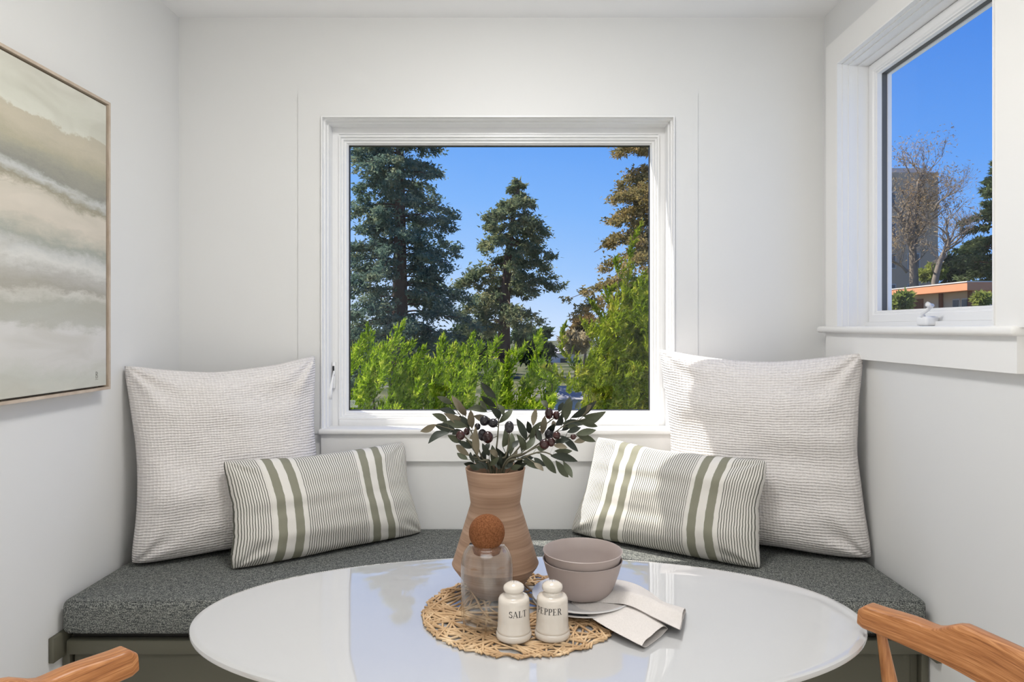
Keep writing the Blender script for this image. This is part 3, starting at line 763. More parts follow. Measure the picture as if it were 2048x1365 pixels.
# ------------------------------------------------------------------ chairs
CHW = m_wood('oiled_oak', srgb(140, 86, 46), srgb(190, 134, 86), (60, 60, 5), 1.0)
q = N('oiled_oak_rail'); uvc = q.n('ShaderNodeTexCoord').outputs['UV']
a_ = q.noise(1, 4, .6, uvc, (5, 190, 1), .25); b_ = q.noise(1, 3, .7, uvc, (14, 620, 1))
g_ = q.math('MULTIPLY_ADD', b_, .6, q.math('MULTIPLY', a_, .45))
CHR = q.bsdf(q.ramp(g_, [(.38, srgb(122, 74, 40)), (.52, srgb(164, 108, 64)), (.66, srgb(190, 136, 90))]), .36, q.bump(b_, .08, .001), .4)
CORD = m_plain('paper_cord', srgb(196, 172, 132), .8, .1, 80)
def build_chair(label):
    e = empty('dining_chair', (0, 0, 0), label=label, cat='chair', group='oak dining chairs')
    # bent back rail: plan curve x = y^2 (opens to the front), height profile with raised middle
    ny = 56; HW = .283; vs_ = []; fs_ = []; uv = []
    def sm(a, b, t): t = max(0, min(1, (t-a)/(b-a))); return t*t*(3-2*t)
    zz = lambda z: EYE - (EYE-z)*.9
    nr = 16
    for i in range(ny+1):
        y = -HW + 2*HW*(.5 - .5*math.cos(math.pi*i/ny))*.12 + 2*HW*(i/ny)*.88; ay = abs(y)/.9
        x = y*y/.9; tx, ty = 2*y/.9, 1.0; l = math.hypot(tx, ty); nx, nyv = ty/l, -tx/l      # towards the front
        end = sm(.3146, .307, ay)
        top = .729 + .010*end + .006*sm(.30, .22, ay) + .024*sm(.205, .150, ay) + .006*sm(.15, 0, ay)
        bot = .699 - .004*sm(.2, 0, ay) + .003*(1-end)
        th = (.0125 + .004*sm(.1, .28, ay))*(.8+.2*end)
        hh = (zz(top)-zz(bot))/2; zc = (zz(top)+zz(bot))/2
        for k in range(nr):
            a_ = 2*math.pi*k/nr + math.pi/nr
            ca, sa_ = math.cos(a_), math.sin(a_); p_ = .36
            cx_ = math.copysign(abs(ca)**p_, ca)*th; cz_ = math.copysign(abs(sa_)**p_, sa_)*hh
            off = cx_ - .004*cz_/.03
            vs_.append((x + nx*off, y + nyv*off, zc + cz_)); uv.append((y*1.15, zc + cz_ + cx_*1.5))
    for i in range(ny):
        for k in range(nr): fs_.append((i*nr+k, i*nr+(k+1) % nr, (i+1)*nr+(k+1) % nr, (i+1)*nr+k))
    fs_.append(tuple(range(nr-1, -1, -1))); fs_.append(tuple(ny*nr+k for k in range(nr)))
    m = MB(); m.add(vs_, fs_); m.build('back_rail', CHR, e, auto=math.radians(42), uvs=uv)
    for s in (-1, 1):
        m = MB(); m.tube([(.074, .258*s, .772), (.071, .258*s, .745), (.057, .256*s, .66), (.042, .248*s, .48), (.038, .248*s, .30), (.030, .247*s, 0)], [.006, .0072, .0122, .0180, .0175, .012], 16); m.build('leg', CHW, e, smooth=True)
        m = MB(); m.tube([(.43, .225*s, .442), (.43, .226*s, .40), (.435, .23*s, .25), (.440, .235*s, 0)], [.015, .0185, .0175, .011], 16); m.build('leg', CHW, e, smooth=True)
        m = MB(); m.tube([(.040, .248*s, .40), (.43, .226*s, .40)], .0115, 12); m.build('seat_rail', CHW, e, smooth=True)
        m = MB(); m.tube([(.036, .248*s, .22), (.435, .231*s, .22)], .0095, 12); m.build('stretcher', CHW, e, smooth=True)
    for x, hw in ((.040, .248), (.43, .226)):
        m = MB(); m.tube([(x, -hw, .405), (x, hw, .405)], .0115, 12); m.build('seat_rail', CHW, e, smooth=True)
    vs_ = []; fs_ = []; n = 10
    for lay in (0, 1):
        for i in range(n+1):
            for j in range(n+1):
                u, v = i/n, j/n; x = .047 + u*.385; y = (-1+2*v)*(.246 - .020*u)
                z = .424 - .022*math.sin(math.pi*u)*math.sin(math.pi*v) - lay*.022
                vs_.append((x, y, z))
    g = lambda l, i, j: l*(n+1)**2 + i*(n+1) + j
    for i in range(n):
        for j in range(n):
            fs_ += [(g(0,i,j), g(0,i+1,j), g(0,i+1,j+1), g(0,i,j+1)), (g(1,i,j), g(1,i,j+1), g(1,i+1,j+1), g(1,i+1,j))]
    for i in range(n):
        fs_ += [(g(0,i,0), g(1,i,0), g(1,i+1,0), g(0,i+1,0)), (g(0,i,n), g(0,i+1,n), g(1,i+1,n), g(1,i,n)), (g(0,0,i), g(0,0,i+1), g(1,0,i+1), g(1,0,i)), (g(0,n,i), g(1,n,i), g(1,n,i+1), g(0,n,i+1))]
    m = MB(); m.add(vs_, fs_); m.build('seat', CORD, e, auto=math.radians(50))
    return e
ch = build_chair('oak dining chair at the right end of the table, its post showing')
ch.location = (.640, .810, 0); ch.rotation_euler = (0, 0, math.pi)
c2 = ch.copy(); COL.objects.link(c2); c2['label'] = 'oak dining chair at the left end of the table, only its rail tip showing'
for c_ in list(ch.children):
    k_ = c_.copy(); COL.objects.link(k_); k_.parent = c2
c2.location = (-.621, .6615, 0); c2.rotation_euler = (0, 0, 0)

# ------------------------------------------------------------------ painting on the left wall
art = empty('framed_painting', (XL, 1.69, 1.04), label='abstract watercolour in muted bands, thin oak frame, on left wall', cat='painting')
PY0, PY1, PZ0, PZ1 = 1.22, 2.128, 1.036, 1.928
mapp = lambda u, v, d: (XL + d, u, v)
FRW = m_wood('pale_oak_frame', srgb(176, 158, 140), srgb(208, 193, 176), (60, 5, 5), 1.0)
m = MB(); m.ring(PY0, PY1, PZ0, PZ1, [(0, .002), (0, .044), (.008, .044), (.008, .010), (.02, .010), (.02, .002)], mapp); m.build('frame', FRW, art)
m = MB(); m.box(XL+.004, XL+.009, PY0+.006, PY1-.006, PZ0+.006, PZ1-.006); m.build('shadow_gap_backing', m_plain('dark_backing', srgb(58, 50, 42), .8), art)
q = N('watercolour_bands'); uvn = q.n('ShaderNodeTexCoord').outputs['UV']; s = q.n('ShaderNodeSeparateXYZ'); q.l(uvn, s.inputs[0])
big = q.noise(1, 3, .5, uvn, (2.0, 2.6, 1)); med = q.noise(1, 5, .65, uvn, (5, 16, 1), .5); fine = q.noise(1, 4, .7, uvn, (26, 46, 1)); edge = q.noise(1, 2, .5, uvn, (3.1, .6, 1))
v = s.outputs[1]
v = q.math('ADD', v, q.math('MULTIPLY', q.math('SUBTRACT', big, .5), .10))
v = q.math('ADD', v, q.math('MULTIPLY', q.math('SUBTRACT', s.outputs[0], .6), .05))
v = q.math('ADD', v, q.math('MULTIPLY', q.math('SUBTRACT', med, .5), .085))
v = q.math('ADD', v, q.math('MULTIPLY', q.math('SUBTRACT', fine, .5), .045))
C = lambda r, g, b: srgb(r, g, b)
col = q.ramp(v, [(.0, C(206,205,194)), (.06, C(196,197,188)), (.11, C(208,206,202)), (.20, C(212,210,207)), (.225, C(184,184,176)), (.29, C(178,178,168)), (.315, C(206,204,196)), (.335, C(164,160,150)), (.38, C(182,180,174)),
                 (.415, C(214,213,208)), (.445, C(196,197,194)), (.475, C(160,163,154)), (.505, C(190,187,174)), (.54, C(216,206,192)), (.61, C(208,200,186)), (.635, C(150,144,124)), (.665, C(196,198,196)), (.69, C(140,140,132)), (.735, C(158,156,142)),
                 (.77, C(176,170,148)), (.825, C(196,187,167)), (.86, C(190,182,162)), (.868, C(214,214,202)), (.92, C(206,206,193)), (1.0, C(212,211,200))])
gran = q.noise(1, 4, .8, uvn, (110, 140, 1))
col = q.mix(q.math('MULTIPLY', gran, .16), col, C(222, 219, 210)); wash = q.ramp(q.noise(1, 3, .5, uvn, (3, 9, 1), .8), [(.45, (0, 0, 0)), (.62, (1, 1, 1))])
col = q.mix(q.math('MULTIPLY', wash, .28), col, C(176, 172, 158))
ARTM = q.bsdf(col, .9, q.bump(q.noise(400, 2), .15, .001), .1)
cv = [(XL+.038, PY0+.014, PZ0+.014), (XL+.038, PY1-.014, PZ0+.014), (XL+.038, PY1-.014, PZ1-.014), (XL+.038, PY0+.014, PZ1-.014)]
bk = [(XL+.009, *p[1:]) for p in cv]
m = MB(); m.add(cv+bk, [(3,2,1,0), (4,5,6,7), (0,1,5,4), (1,2,6,5), (2,3,7,6), (3,0,4,7)])
o = m.build('canvas', ARTM, art, uvs=[(0,0),(1,0),(1,1),(0,1)]*2)
m = MB(); x = XL+.0384; y0 = 2.063; z0 = 1.074
for (p, q2) in (((0,0),(0,.02)), ((0,.02),(.007,.018)), ((.007,.018),(.007,.012)), ((.007,.012),(0,.011)), ((0,.011),(.008,.008)), ((.008,.008),(.008,.002)), ((.008,.002),(0,0)), ((-.003,-.004),(.010,-.003))):
    m.tube([(x, y0+p[0], z0+p[1]), (x, y0+q2[0], z0+q2[1])], .0006, 5)
m.build('monogram', m_plain('pencil', srgb(128, 124, 114), .8), art)
reparent(art)

# ------------------------------------------------------------------ outside
GZ = -2.6
q = N('dry_lawn_and_asphalt'); nz = q.noise(.35, 4); GRD = q.bsdf(q.ramp(nz, [(.4, srgb(58, 66, 40)), (.55, srgb(92, 92, 64)), (.65, srgb(104, 102, 96))]), .95, None, .1)  # lawn tones darkened: shade is put into their colour
m = MB(); m.box(-90, 120, 3.2, 200, GZ-.3, GZ); struct(m.build('ground', GRD))
BARK = m_plain('redwood_bark', srgb(84, 62, 52), .9, .3, 8)
BARK2 = m_plain('grey_bark', srgb(120, 108, 94), .9, .25, 6)
def blades(C_, D_, L_, W_, rng):
    """one slim triangle per entry: centre base C, direction D (unit), length L, half width W"""
    n = len(C_); r = rng.normal(size=(n, 3)); s = np.cross(D_, r); s /= np.linalg.norm(s, axis=1, keepdims=True)+1e-9
    return np.stack([C_ - s*W_[:, None], C_ + s*W_[:, None], C_ + D_*L_[:, None]], axis=1)
def unit(a): return a/(np.linalg.norm(a, axis=-1, keepdims=True)+1e-9)

def conifer(name, xpx, Y, prof, label, fol, seed, nb=130, tipx=0, trunk_r=.32, ybase=None, blade=(.30, .055), nbl=34, droop=.32, trunk_mat=BARK, one_side=0, spread=.15, nclump=9):
    rng = np.random.default_rng(seed); k = Y/F
    e = empty(name, ((xpx-VX)*k, Y, GZ), label=label, cat='tree')
    zs = np.array([EYE-(p[0]-VY)*k for p in prof]); hw = np.array([p[1]*k for p in prof])
    order = np.argsort(zs); zs, hw = zs[order], hw[order]
    ztop = zs[-1]; X0 = (xpx-VX)*k; zlow = zs[0]
    lean = tipx*k
    def axis(z): t = max(0, (z-GZ)/(ztop-GZ)); return X0 + lean*t**3
    m = MB(); m.tube([(axis(z), Y, z) for z in np.linspace(GZ-.05, ztop, 14)], [trunk_r*(1-t)**.8 + .02 for t in np.linspace(0, 1, 14)], 10); m.build('trunk', trunk_mat, e, smooth=True, fix=False)
    mbr = MB(); allC = []; allD = []; allL = []; allW = []
    for b in range(nb):
        z = zlow + (ztop-zlow)*(b+rng.uniform(0, 1))/nb*.99
        L = np.interp(z, zs, hw)*rng.choice([rng.uniform(.35, .8), rng.uniform(.75, 1.08)], p=[.4, .6]); az = rng.uniform(0, 2*math.pi)
        if L < .12: L = .12
        dv = np.array([math.cos(az), math.sin(az), 0.]); pts = []
        curve = rng.uniform(-.12, .12)
        for s in np.linspace(0, 1, 7):
            p = np.array([axis(z), Y, z]) + dv*L*s + np.array([-dv[1], dv[0], 0])*L*curve*s*s + np.array([0, 0, L*(.20*s - (droop+.12*rng.uniform())*s*s) + .06*L*max(0, s-.75)])
            pts.append(p)
        mbr.tube([Vector(p) for p in pts], [max(.012, .045*(1-s)*min(1, L)) for s in np.linspace(0, 1, 7)], 4, False)
        P_ = np.array(pts)
        for c in range(max(2, int(nclump*min(1.4, .45+L/2.4)))):
            s = rng.uniform(.16, 1.02)**.8; i = min(5, int(s*6)); f = s*6-i; base = P_[i]*(1-f) + P_[i+1]*f
            sd_v = np.array([-dv[1], dv[0], 0])*rng.normal()*L*spread*(1.3-s) + np.array([0, 0, rng.normal()*.05 - .04])
            c0 = base + sd_v; sig = .07 + .085*min(1.5, L)*rng.uniform(.4, 1)
            n = nbl; cc = c0 + rng.normal(size=(n, 3))*np.array([sig, sig, sig*.55])
            dd = unit(dv*.8 + sd_v*.6 + rng.normal(size=(n, 3))*.75 + np.array([0, 0, -.25]))
            allC.append(cc); allD.append(dd); allL.append(blade[0]*rng.uniform(.5, 1.1, n)); allW.append(blade[1]*rng.uniform(.6, 1.2, n))
    o = mbr.build('branches', trunk_mat, e, fix=False); o['kind'] = 'stuff'
    P = blades(np.concatenate(allC), np.concatenate(allD), np.concatenate(allL), np.concatenate(allW), rng)
    o = tri_soup('foliage', P, fol, e); o['kind'] = 'stuff'
    reparent(e); return e

F_RED = m_foliage('redwood_needles', srgb(74, 94, 72), srgb(124, 134, 98), .4, 1.6, srgb(172, 164, 118))
F_BLU = m_foliage('blue_green_needles', srgb(66, 90, 80), srgb(112, 132, 112), .4, 1.4, srgb(166, 166, 126))
F_BRN = m_foliage('olive_brown_needles', srgb(96, 94, 58), srgb(156, 140, 90), .4, 1.6, srgb(190, 158, 106))
conifer('redwood_tree', 800, 30, [(104, 3), (150, 30), (187, 55), (300, 98), (380, 116), (450, 132), (550, 158), (640, 185), (760, 170)], 'tall blue-green redwood at the left of the window, cut by the frame', F_BLU, 1, nb=165, trunk_r=.42, nbl=40, nclump=9, blade=(.21, .05))
conifer('redwood_tree', 1007, 34, [(358, 5), (385, 30), (410, 74), (470, 82), (520, 122), (560, 92), (600, 112), (650, 80)], 'slimmer redwood with bare reddish trunk in the middle of the window', F_RED, 2, nb=66, tipx=34, trunk_r=.40, nbl=48, droop=.46, nclump=8, blade=(.23, .055))
conifer('redwood_tree', 1318, 28, [(150, 10), (300, 92), (380, 90), (440, 112), (500, 145), (560, 172), (590, 195), (625, 130), (720, 90)], 'brownish conifer at the right of the window behind the juniper', F_BRN, 3, nb=120, trunk_r=.4, nbl=44, droop=.36, nclump=8, blade=(.19, .048))

def sprays(paths, rng, step=.018, blen=.125, bl=.046, bw=.0088, up=.66, per=7, lean=(0, 0, 0), taper=.35):
    """feathery juniper sprays along leader paths"""
    C_ = []; D_ = []; L_ = []; W_ = []
    lean = np.array(lean, dtype=float)
    for path in paths:
        P_ = np.array([tuple(p) for p in path]); seg = np.diff(P_, axis=0); ln = np.linalg.norm(seg, axis=1); cum = np.concatenate([[0], np.cumsum(ln)]); tot = cum[-1]
        n = int(tot/step)
        for k in range(n):
            s = (k+rng.uniform())*step
            i = min(len(seg)-1, max(0, int(np.searchsorted(cum, s))-1)); t = seg[i]/ln[i]; p = P_[i] + t*(s-cum[i])
            rem = max(0, 1-s/tot)
            for _ in range(2):
                r = rng.normal(size=3); r -= t*np.dot(r, t); r = unit(r)
                d = unit(t*up + r*.75 + lean*.5 + np.array([0, 0, .15])); Lb = blen*(taper*.35 + (1-taper*.35)*min(1, rem*2.2))*rng.uniform(.55, 1.15)
                q_ = np.linspace(.08, 1, per)[:, None]; curve = np.array([0, 0, 1.])*Lb*.25
                pts = p + d*Lb*q_ + curve*q_*q_
                dd = unit(d + np.array([0, 0, .3]) + lean*.4 + rng.normal(size=(per, 3))*.55)
                C_.append(pts); D_.append(dd); L_.append(bl*rng.uniform(.6, 1.15, per)); W_.append(bw*rng.uniform(.7, 1.2, per))
        tip = P_[-1]; t = unit(seg[-1]); n = 10
        C_.append(tip - t*np.linspace(0, .06, n)[:, None]); D_.append(unit(t + rng.normal(size=(n, 3))*.12)); L_.append(np.full(n, bl*1.3)); W_.append(np.full(n, bw))
    return blades(np.concatenate(C_), np.concatenate(D_), np.concatenate(L_), np.concatenate(W_), rng)

F_JUN = m_foliage('juniper_scale_leaves', srgb(66, 94, 16), srgb(148, 176, 34), .34, 11.0, srgb(226, 226, 92))
TWIG = m_plain('green_twig', srgb(84, 84, 44), .9, .2)
F_JU2 = m_foliage('tree_juniper_scale_leaves', srgb(80, 104, 24), srgb(142, 156, 40), .32, 9.0, srgb(196, 186, 78))
def juniper(name, Y, tips, extra, label, seed, fol=F_JUN, span=40, region=None, region_f=None, **kw):
    """tips: list of polylines (pixels, base..tip) drawn at distance Y; extra: number of filler leaders"""
    rng = np.random.default_rng(seed); rd = random.Random(seed)
    cx = sum(t[-1][0] for t in tips)/len(tips)
    e = empty(name, ((cx-VX)*Y/F, Y, GZ), label=label, cat='shrub', group=kw.pop('group', 'juniper hedge below the window'))
    X0 = (cx-VX)*Y/F; paths = []; m = MB()
    for t in tips:
        dy = rd.uniform(-.18, .18)
        P_ = [px(x, y, Y + dy) for (x, y) in t]
        if len(P_) == 1:
            b = P_[0]; P_ = [b + Vector((-.16 + rd.uniform(-.05, .05), rd.uniform(-.05, .05), -.62)), b + Vector((-.10, 0, -.3)), b]
        paths.append([tuple(p) for p in catmull(P_, 12)])
    for k in range(extra):
        if region:
            x = rd.uniform(*region[:2]); y = rd.uniform(*region[2:])
            if region_f and y < region_f(x): continue
            dy = rd.uniform(-.5, .35); ln = rd.uniform(.08, .2); sw = rd.uniform(-1.4, 1.4)
        else:
            x = cx + rd.uniform(-span, span); y = 716 + 120*rd.random()**.9; dy = rd.uniform(-.45, .35); ln = rd.uniform(.22, .42); sw = -.45 + rd.uniform(-.25, .25)
        b = px(x, y, Y+dy)
        paths.append([tuple(p) for p in catmull([b + Vector((sw*ln, rd.uniform(-.1, .1), -ln)), b + Vector((sw*.35*ln, 0, -.45*ln)), b], 9)])
    base = Vector((X0, Y, GZ))
    for pa in paths[:len(tips)]:
        p0 = Vector(pa[0]); mid = base.lerp(p0, .6) + Vector((rd.uniform(-.1, .1), rd.uniform(-.1, .1), 0))
        m.tube([base + Vector((0, .25, 0)), mid + Vector((0, .35, 0)), p0 + Vector((0, .06, 0))] + [Vector(p) for p in pa[2::3]] , [.04, .012, .006] + [.003]*len(pa[2::3]), 5, False)
    o = m.build('stems', TWIG, e, fix=False); o['kind'] = 'stuff'
    o = tri_soup('foliage', sprays(paths, rng, lean=(.5, 0, .3), **kw), fol, e); o['kind'] = 'stuff'
    reparent(e)
HY = 6.2
juniper('juniper_shrub', HY, [[(690, 760), (712, 720), (728, 672)], [(715, 790), (735, 720), (736, 652)], [(680, 780), (700, 730), (716, 690)]], 14, 'bright juniper bush at the left edge of the window pane', 11)
juniper('juniper_shrub', HY-.25, [[(745, 800), (770, 725), (806, 645)], [(775, 760), (800, 715), (826, 686)], [(740, 770), (755, 720), (770, 690)]], 14, 'bright juniper bush with the tallest pointed tip, left of the hedge', 12)
juniper('juniper_shrub', HY-.1, [[(800, 810), (825, 750), (850, 694)], [(795, 790), (812, 750), (829, 716)], [(840, 780), (850, 740), (862, 730)]], 14, 'low bright juniper bush between the tallest bush and double-tipped one', 13)
juniper('juniper_shrub', HY, [[(865, 790), (880, 730), (886, 674)], [(885, 770), (900, 720), (909, 690)], [(905, 780), (915, 735), (925, 696)]], 14, 'bright juniper bush with twin upright tips left of the vase leaves', 14)
juniper('juniper_shrub', HY-.2, [[(915, 780), (930, 720), (946, 670)], [(935, 790), (945, 740), (961, 688)], [(905, 800), (925, 770), (943, 738)]], 14, 'bright juniper bush straight behind the tallest olive leaf', 15)
juniper('juniper_shrub', HY-.05, [[(965, 790), (975, 730), (999, 676)], [(990, 800), (1005, 745), (1020, 705)], [(1000, 780), (1020, 735), (1050, 690)]], 14, 'bright juniper bush in front of the bare redwood trunk', 16)
juniper('juniper_shrub', HY-.3, [[(1105, 770), (1085, 745), (1072, 710), (1080, 664)], [(1045, 800), (1060, 765), (1066, 735)], [(1085, 815), (1095, 785), (1104, 760)]], 9, 'bright juniper bush with one hooked tip, beside the gap in the hedge', 17, span=26)
# taller, twisted tree juniper
arms = [[(1200, 800), (1165, 750), (1140, 720), (1122, 690), (1131, 648)], [(1180, 790), (1130, 760), (1100, 742), (1085, 735)],
        [(1215, 800), (1220, 700), (1200, 640), (1180, 602)], [(1230, 790), (1245, 640), (1255, 560), (1262, 500), (1282, 448)], [(1250, 700), (1225, 620), (1215, 590), (1243, 568)],
        [(1270, 760), (1275, 660), (1285, 600), (1300, 565)], [(1200, 760), (1215, 690), (1240, 655)], [(1280, 800), (1285, 720), (1300, 655)], [(1215, 720), (1185, 680), (1163, 640)],
        [(1250, 660), (1262, 600), (1290, 545)], [(1220, 640), (1235, 600), (1250, 575)], [(1290, 700), (1305, 640), (1325, 590)], [(1240, 560), (1238, 545), (1232, 520)], [(1180, 820), (1175, 770), (1180, 735)],
        [(1215, 820), (1225, 770), (1230, 725)], [(1255, 830), (1262, 780), (1275, 735)], [(1290, 830), (1292, 780), (1300, 740)], [(1195, 700), (1205, 670), (1222, 648)]]
juniper('juniper_tree', 5.2, arms, 330, 'twisted green tree juniper filling the right side of the window', 23, F_JU2, region=(1165, 1335, 520, 835), region_f=lambda x: 560 + max(0, (1265-x))*1.9, group='tree juniper', step=.018, blen=.08, bl=.038, bw=.0088, per=6, up=.5)

def leaf_blob(name, xpx, ypx, Y, rx, ry, n, fol, label, seed, size=.3, trunk=True, base_z=None, cat='tree'):
    rng = np.random.default_rng(seed); c = np.array(px(xpx, ypx, Y)); k = Y/F; R_x, R_z = rx*k, ry*k
    e = empty(name, (c[0], Y, GZ), label=label, cat=cat)
    lobes = rng.normal(size=(26, 3)); lobes = unit(lobes)*rng.uniform(.35, .85, (26, 1))
    li = rng.integers(0, 26, n); pts = lobes[li] + unit(rng.normal(size=(n, 3)))*rng.uniform(.12, .34, (n, 1))
    C_ = c + pts*np.array([R_x, R_x, R_z]); D_ = unit(pts + rng.normal(size=(n, 3)))
    o = tri_soup('foliage', blades(C_, D_, size*rng.uniform(.5, 1.1, n), size*.28*rng.uniform(.6, 1.2, n), rng), fol, e); o['kind'] = 'stuff'
    m = MB(); m.tube([(c[0], Y, GZ), (c[0]+.1*R_x, Y, (GZ+c[2])/2), (c[0], Y, c[2])], [.12*R_x, .09*R_x, .03*R_x], 8); 
    for j in range(5):
        l = lobes[j]*np.array([R_x, R_x, R_z]); m.tube([(c[0], Y, c[2]-R_z*.5), tuple(c+l)], [.05*R_x, .02*R_x], 5)
    m.build('trunk', BARK2, e, smooth=True, fix=False); reparent(e)
F_OAK = m_foliage('rust_oak_leaves', srgb(90, 88, 52), srgb(150, 118, 76), .4, .8)
F_PALE = m_foliage('pale_autumn_leaves', srgb(160, 146, 112), srgb(196, 180, 140), .4, .8)
F_DKG = m_foliage('dark_evergreen_leaves', srgb(48, 66, 48), srgb(84, 100, 66), .35, .6)
F_YEL = m_foliage('yellow_green_leaves', srgb(112, 128, 60), srgb(166, 170, 92), .45, .7)
leaf_blob('oak_tree', 1168, 650, 60, 30, 26, 2600, F_OAK, 'small rust-tinged tree in the far gap left of the tree juniper', 31, .5)
leaf_blob('autumn_tree', 1150, 685, 48, 32, 24, 2200, F_PALE, 'pale straw-coloured bush in the far gap of the hedge', 32, .4)
leaf_blob('evergreen_tree', 1062, 698, 52, 52, 46, 4800, F_DKG, 'dark distant evergreen right of the bare redwood trunk', 33, .5)
leaf_blob('evergreen_tree', 930, 700, 55, 96, 54, 7000, F_DKG, 'dark distant evergreen between the two redwoods, behind the hedge', 34, .5)
leaf_blob('evergreen_tree', 740, 706, 55, 100, 54, 7000, F_DKG, 'dark distant evergreen at far left, behind the hedge', 35, .5)
# low buildings glimpsed in the gap
WHT = m_plain('white_stucco', srgb(214, 210, 204), .9, .05, 2); ROOF = m_plain('grey_roofing', srgb(150, 148, 150), .9, .06, 3); DARKW = m_plain('dark_pane', srgb(58, 62, 66), .25)
def far_house(xpx, Y, wpx, ytop, label, roofh=.5, wall=WHT, roof=ROOF, name='far_house', cat='house', depth=6):
    k = Y/F; x0, x1 = (xpx-wpx/2-VX)*k, (xpx+wpx/2-VX)*k; zt = EYE-(ytop-VY)*k
    e = empty(name, ((x0+x1)/2, Y, GZ), label=label, cat=cat)
    m = MB(); m.box(x0, x1, Y, Y+depth, GZ, zt-roofh); m.build('walls', wall, e)
    m = MB(); m.add([(x0-.3, Y-.3, zt-roofh), (x1+.3, Y-.3, zt-roofh), (x1+.3, Y+depth+.3, zt-roofh), (x0-.3, Y+depth+.3, zt-roofh), (x0+.2, Y+depth/2, zt), (x1-.2, Y+depth/2, zt)],
                    [(0,1,5,4), (2,3,4,5), (1,2,5), (3,0,4), (3,2,1,0)]); m.build('roof', roof, e)
    nW = max(2, int((x1-x0)/2))
    for i in range(nW):
        xx = x0 + (i+.5)*(x1-x0)/nW; m = MB(); m.box(xx-.45, xx+.45, Y-.04, Y+.02, zt-roofh-1.5, zt-roofh-.5); w_ = m.build('window', WHT, e)
        m = MB(); m.box(xx-.38, xx+.38, Y-.06, Y-.03, zt-roofh-1.43, zt-roofh-.57); m.build('pane', DARKW, w_)
    reparent(e)
far_house(1105, 75, 90, 694, 'far white bungalow glimpsed through the gap in the hedge', .7)
far_house(1140, 30, 60, 782, 'low grey-roofed garage seen down through the hedge gap', .35, name='garage', cat='garage', depth=5)

# ---- seen through the side window
TAN = m_plain('tan_stucco', srgb(222, 200, 172), .9, .04, 1.5); FASC = m_plain('orange_cedar_fascia', srgb(206, 138, 98), .7, .08, 3); BRN = m_plain('brown_siding', srgb(122, 76, 54), .8, .12, 6)
GRAV = m_plain('pale_gravel_roof', srgb(214, 206, 196), .95, .05, 5)
house = empty('flat_roofed_house', (16.5, 25, GZ), label='low tan house with flat orange-edged roof, seen through the side window', cat='house')
m = MB(); m.box(15.0, 24, 22.6, 25.9, GZ, 2.45); m.build('walls', TAN, house)
m = MB(); m.box(15.1, 24, 25.9, 36, GZ, 2.42); m.build('rear_wing', TAN, house)
m = MB(); m.box(14.48, 25, 22.0, 37, 2.44, 2.70); r_ = m.build('roof', FASC, house)
m = MB(); m.box(14.46, 25.02, 21.98, 37.02, 2.70, 2.735); m.build('gravel_edge', GRAV, r_)
for (y0, y1) in ((22.68, 23.02), (23.14, 23.50)):
    m = MB(); m.box(14.96, 15.02, y0, y1, 1.55, 2.22); w_ = m.build('window', WHT, house)
    m = MB(); m.box(14.94, 14.97, y0+.04, y1-.04, 1.6, 2.17); m.build('pane', DARKW, w_)
for (x0, x1) in ((15.12, 15.5), (15.62, 16.1), (16.25, 16.8)):
    m = MB(); m.box(x0, x1, 22.56, 22.62, 1.5, 2.2); w_ = m.build('window', WHT, house)
    m = MB(); m.box(x0+.04, x1-.04, 22.54, 22.57, 1.55, 2.15); m.build('pane', DARKW, w_)
for (x, y) in ((14.9, 22.5), (14.93, 24.1)):
    m = MB(); m.box(x-.05, x+.05, y-.05, y+.05, GZ, 2.44); m.build('post', BRN, house)
for i in range(5):
    y0 = 25.25 + i*.2; m = MB(); m.box(14.97, 15.03, y0, y0+.19, GZ, 2.3); m.build('siding_board', BRN, house)
reparent(house)
BB = m_plain('brown_concrete', srgb(196, 166, 136), .9, .06, .4); BBR = m_plain('pale_parapet', srgb(196, 186, 176), .9)
tower = empty('apartment_tower', (34, 62, GZ), label='tall brown apartment block behind the bare tree', cat='building')
X1 = (1876-VX)*60/F; zt = EYE + (VY-345)*60/F
m = MB(); m.box(X1-14, X1, 60, 74, GZ, zt); m.build('walls', BB, tower)
m = MB(); m.box(X1-13.9, X1-.8, 60.3, 73.8, zt, zt+.45); m.build('parapet', BBR, tower)
for fl in range(6):
    for cI in range(3):
        z = zt-2.2-fl*2.7; x = X1-1.6-cI*2.1
        m = MB(); m.box(x-1.1, x, 59.96, 60.02, z-.9, z+.5); w_ = m.build('window', BBR, tower)
        m = MB(); m.box(x-1.0, x-.1, 59.92, 59.97, z-.8, z+.4); m.build('pane', m_plain('tinted_pane', srgb(112, 98, 86), .3) if fl+cI == 0 else bpy.data.materials['tinted_pane'], w_)
reparent(tower)
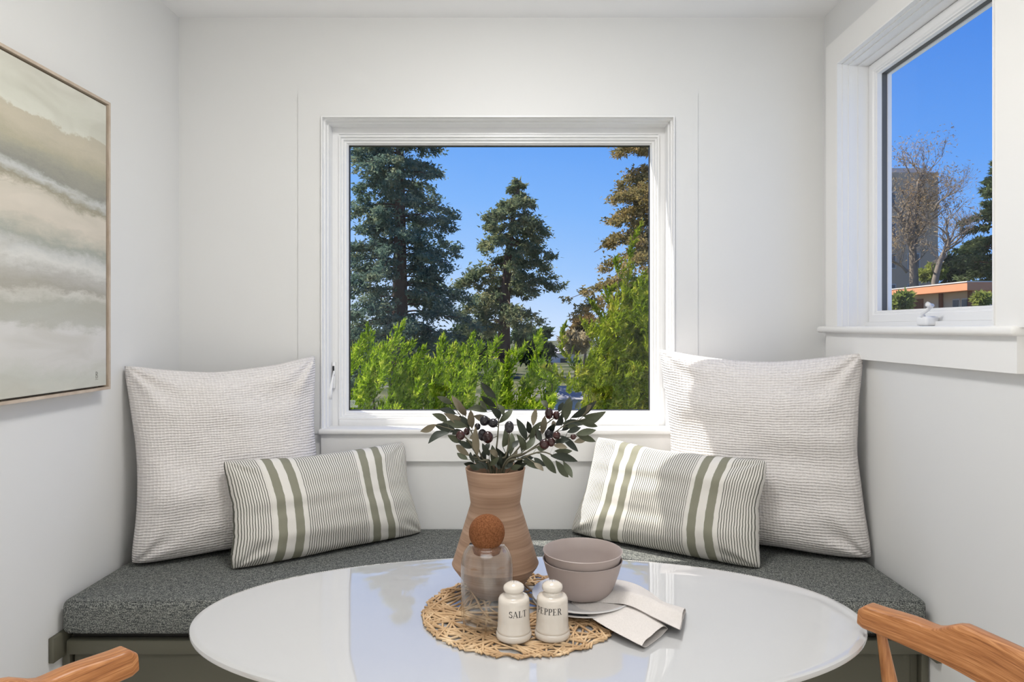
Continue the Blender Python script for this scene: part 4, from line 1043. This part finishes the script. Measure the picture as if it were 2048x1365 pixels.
# bare trees
def bare_tree(trunks, Y, label, seed, nleaf, spread):
    rng = random.Random(seed); rg = np.random.default_rng(seed)
    x0 = trunks[0][0][0]; e = empty('bare_tree', ((x0-VX)*Y/F, Y, GZ), label=label, cat='tree')
    mt = MB(); mb = MB(); tips = []
    def grow(p, d, L, r, dep):
        pts = [p]; 
        for k in range(4):
            d = (d + Vector((rng.uniform(-.3, .3), rng.uniform(-.3, .3), rng.uniform(-.12, .28)))).normalized(); p = p + d*L/4; pts.append(p)
        mb.tube(pts, [r*(1-.15*k) for k in range(5)], 4, False); tips.append(p)
        if dep > 0:
            for k in range(rng.choice((2, 3, 3))):
                q_ = pts[rng.choice((2, 3, 4))]; nd = (d + Vector((rng.uniform(-1, 1), rng.uniform(-1, 1), rng.uniform(-.4, .7)))*.9).normalized(); grow(q_, nd, L*rng.uniform(.55, .8), r*.55, dep-1)
    for ti, tr in enumerate(trunks):
        P_ = catmull([px(x, y, Y + (0 if ti == 0 else rng.uniform(-.6, .6))) for x, y in tr[:-1]], 14); r0 = tr[-1]
        if ti == 0 or tr[0][1] > 545: P_ = [Vector((P_[0].x, P_[0].y, GZ))] + P_
        mt.tube(P_, [r0*(1-.7*k/len(P_)) for k in range(len(P_))], 8)
        for k in range(2, len(P_)):
            if rng.random() < .75:
                d = (P_[k]-P_[k-1]).normalized() + Vector((rng.uniform(-1, 1), rng.uniform(-1, 1), rng.uniform(-.2, .6))); grow(P_[k], d.normalized(), spread*rng.uniform(.7, 1.2), r0*.3, 3)
    mt.build('trunk', BARK2, e, smooth=True, fix=False); o = mb.build('branches', BARK2, e, fix=False); o['kind'] = 'stuff'
    T_ = np.array([tuple(t) for t in tips]); i = rg.integers(0, len(T_), nleaf); C_ = T_[i] + rg.normal(size=(nleaf, 3))*.35
    o = tri_soup('twig_leaves', blades(C_, unit(rg.normal(size=(nleaf, 3))), .26*rg.uniform(.5, 1.2, nleaf), .028*rg.uniform(.6, 1.3, nleaf), rg), m_foliage('dry_twigs', srgb(140, 114, 82), srgb(186, 162, 124), .35, .6) if 'dry_twigs' not in bpy.data.materials else bpy.data.materials['dry_twigs'], e); o['kind'] = 'stuff'
    reparent(e)
bare_tree([[(1828, 560), (1826, 510), (1822, 475), (1810, 450), (1797, 425), .30], [(1822, 478), (1832, 425), (1838, 390), (1836, 365), (1850, 345), .16], [(1826, 500), (1840, 465), (1862, 440), .09], [(1815, 545), (1800, 530), (1784, 525), .12]], 47,
          'bare spreading tree with brown twigs in front of the tower', 41, 5200, 1.5)
bare_tree([[(1870, 562), (1878, 530), (1886, 508), (1898, 488), (1893, 462), .2], [(1897, 490), (1912, 474), (1928, 466), .07], [(1872, 410), (1890, 395), (1912, 385), .06]], 41, 'thin bare tree right of the tower, with a few dry leaves', 42, 420, 1.0)
conifer('cedar_tree', 1998, 46, [(320, 4), (345, 22), (400, 52), (440, 70), (490, 92), (520, 100), (570, 110), (640, 100)], 'green cedar at the right edge of the side window', m_foliage('cedar_needles', srgb(70, 88, 62), srgb(116, 126, 86), .35, .6), 51, nb=90, trunk_r=.35, blade=(.42, .075), nbl=34, droop=.2)
leaf_blob('evergreen_tree', 1915, 545, 62, 46, 36, 3000, F_DKG, 'dark rounded evergreen just above the flat orange-edged roof', 52, .45)
leaf_blob('garden_shrub', 1798, 612, 23, 24, 26, 2400, F_YEL, 'yellow-green shrub at the left end of the tan house', 53, .28, cat='shrub')
leaf_blob('garden_shrub', 1965, 600, 21, 14, 16, 900, F_YEL, 'small leafy shrub before the tan house windows at right', 54, .2, cat='shrub')
leaf_blob('garden_tree', 1865, 548, 54, 26, 20, 1600, F_YEL, 'yellow-green treetop above the flat roof, below the tower', 55, .4)
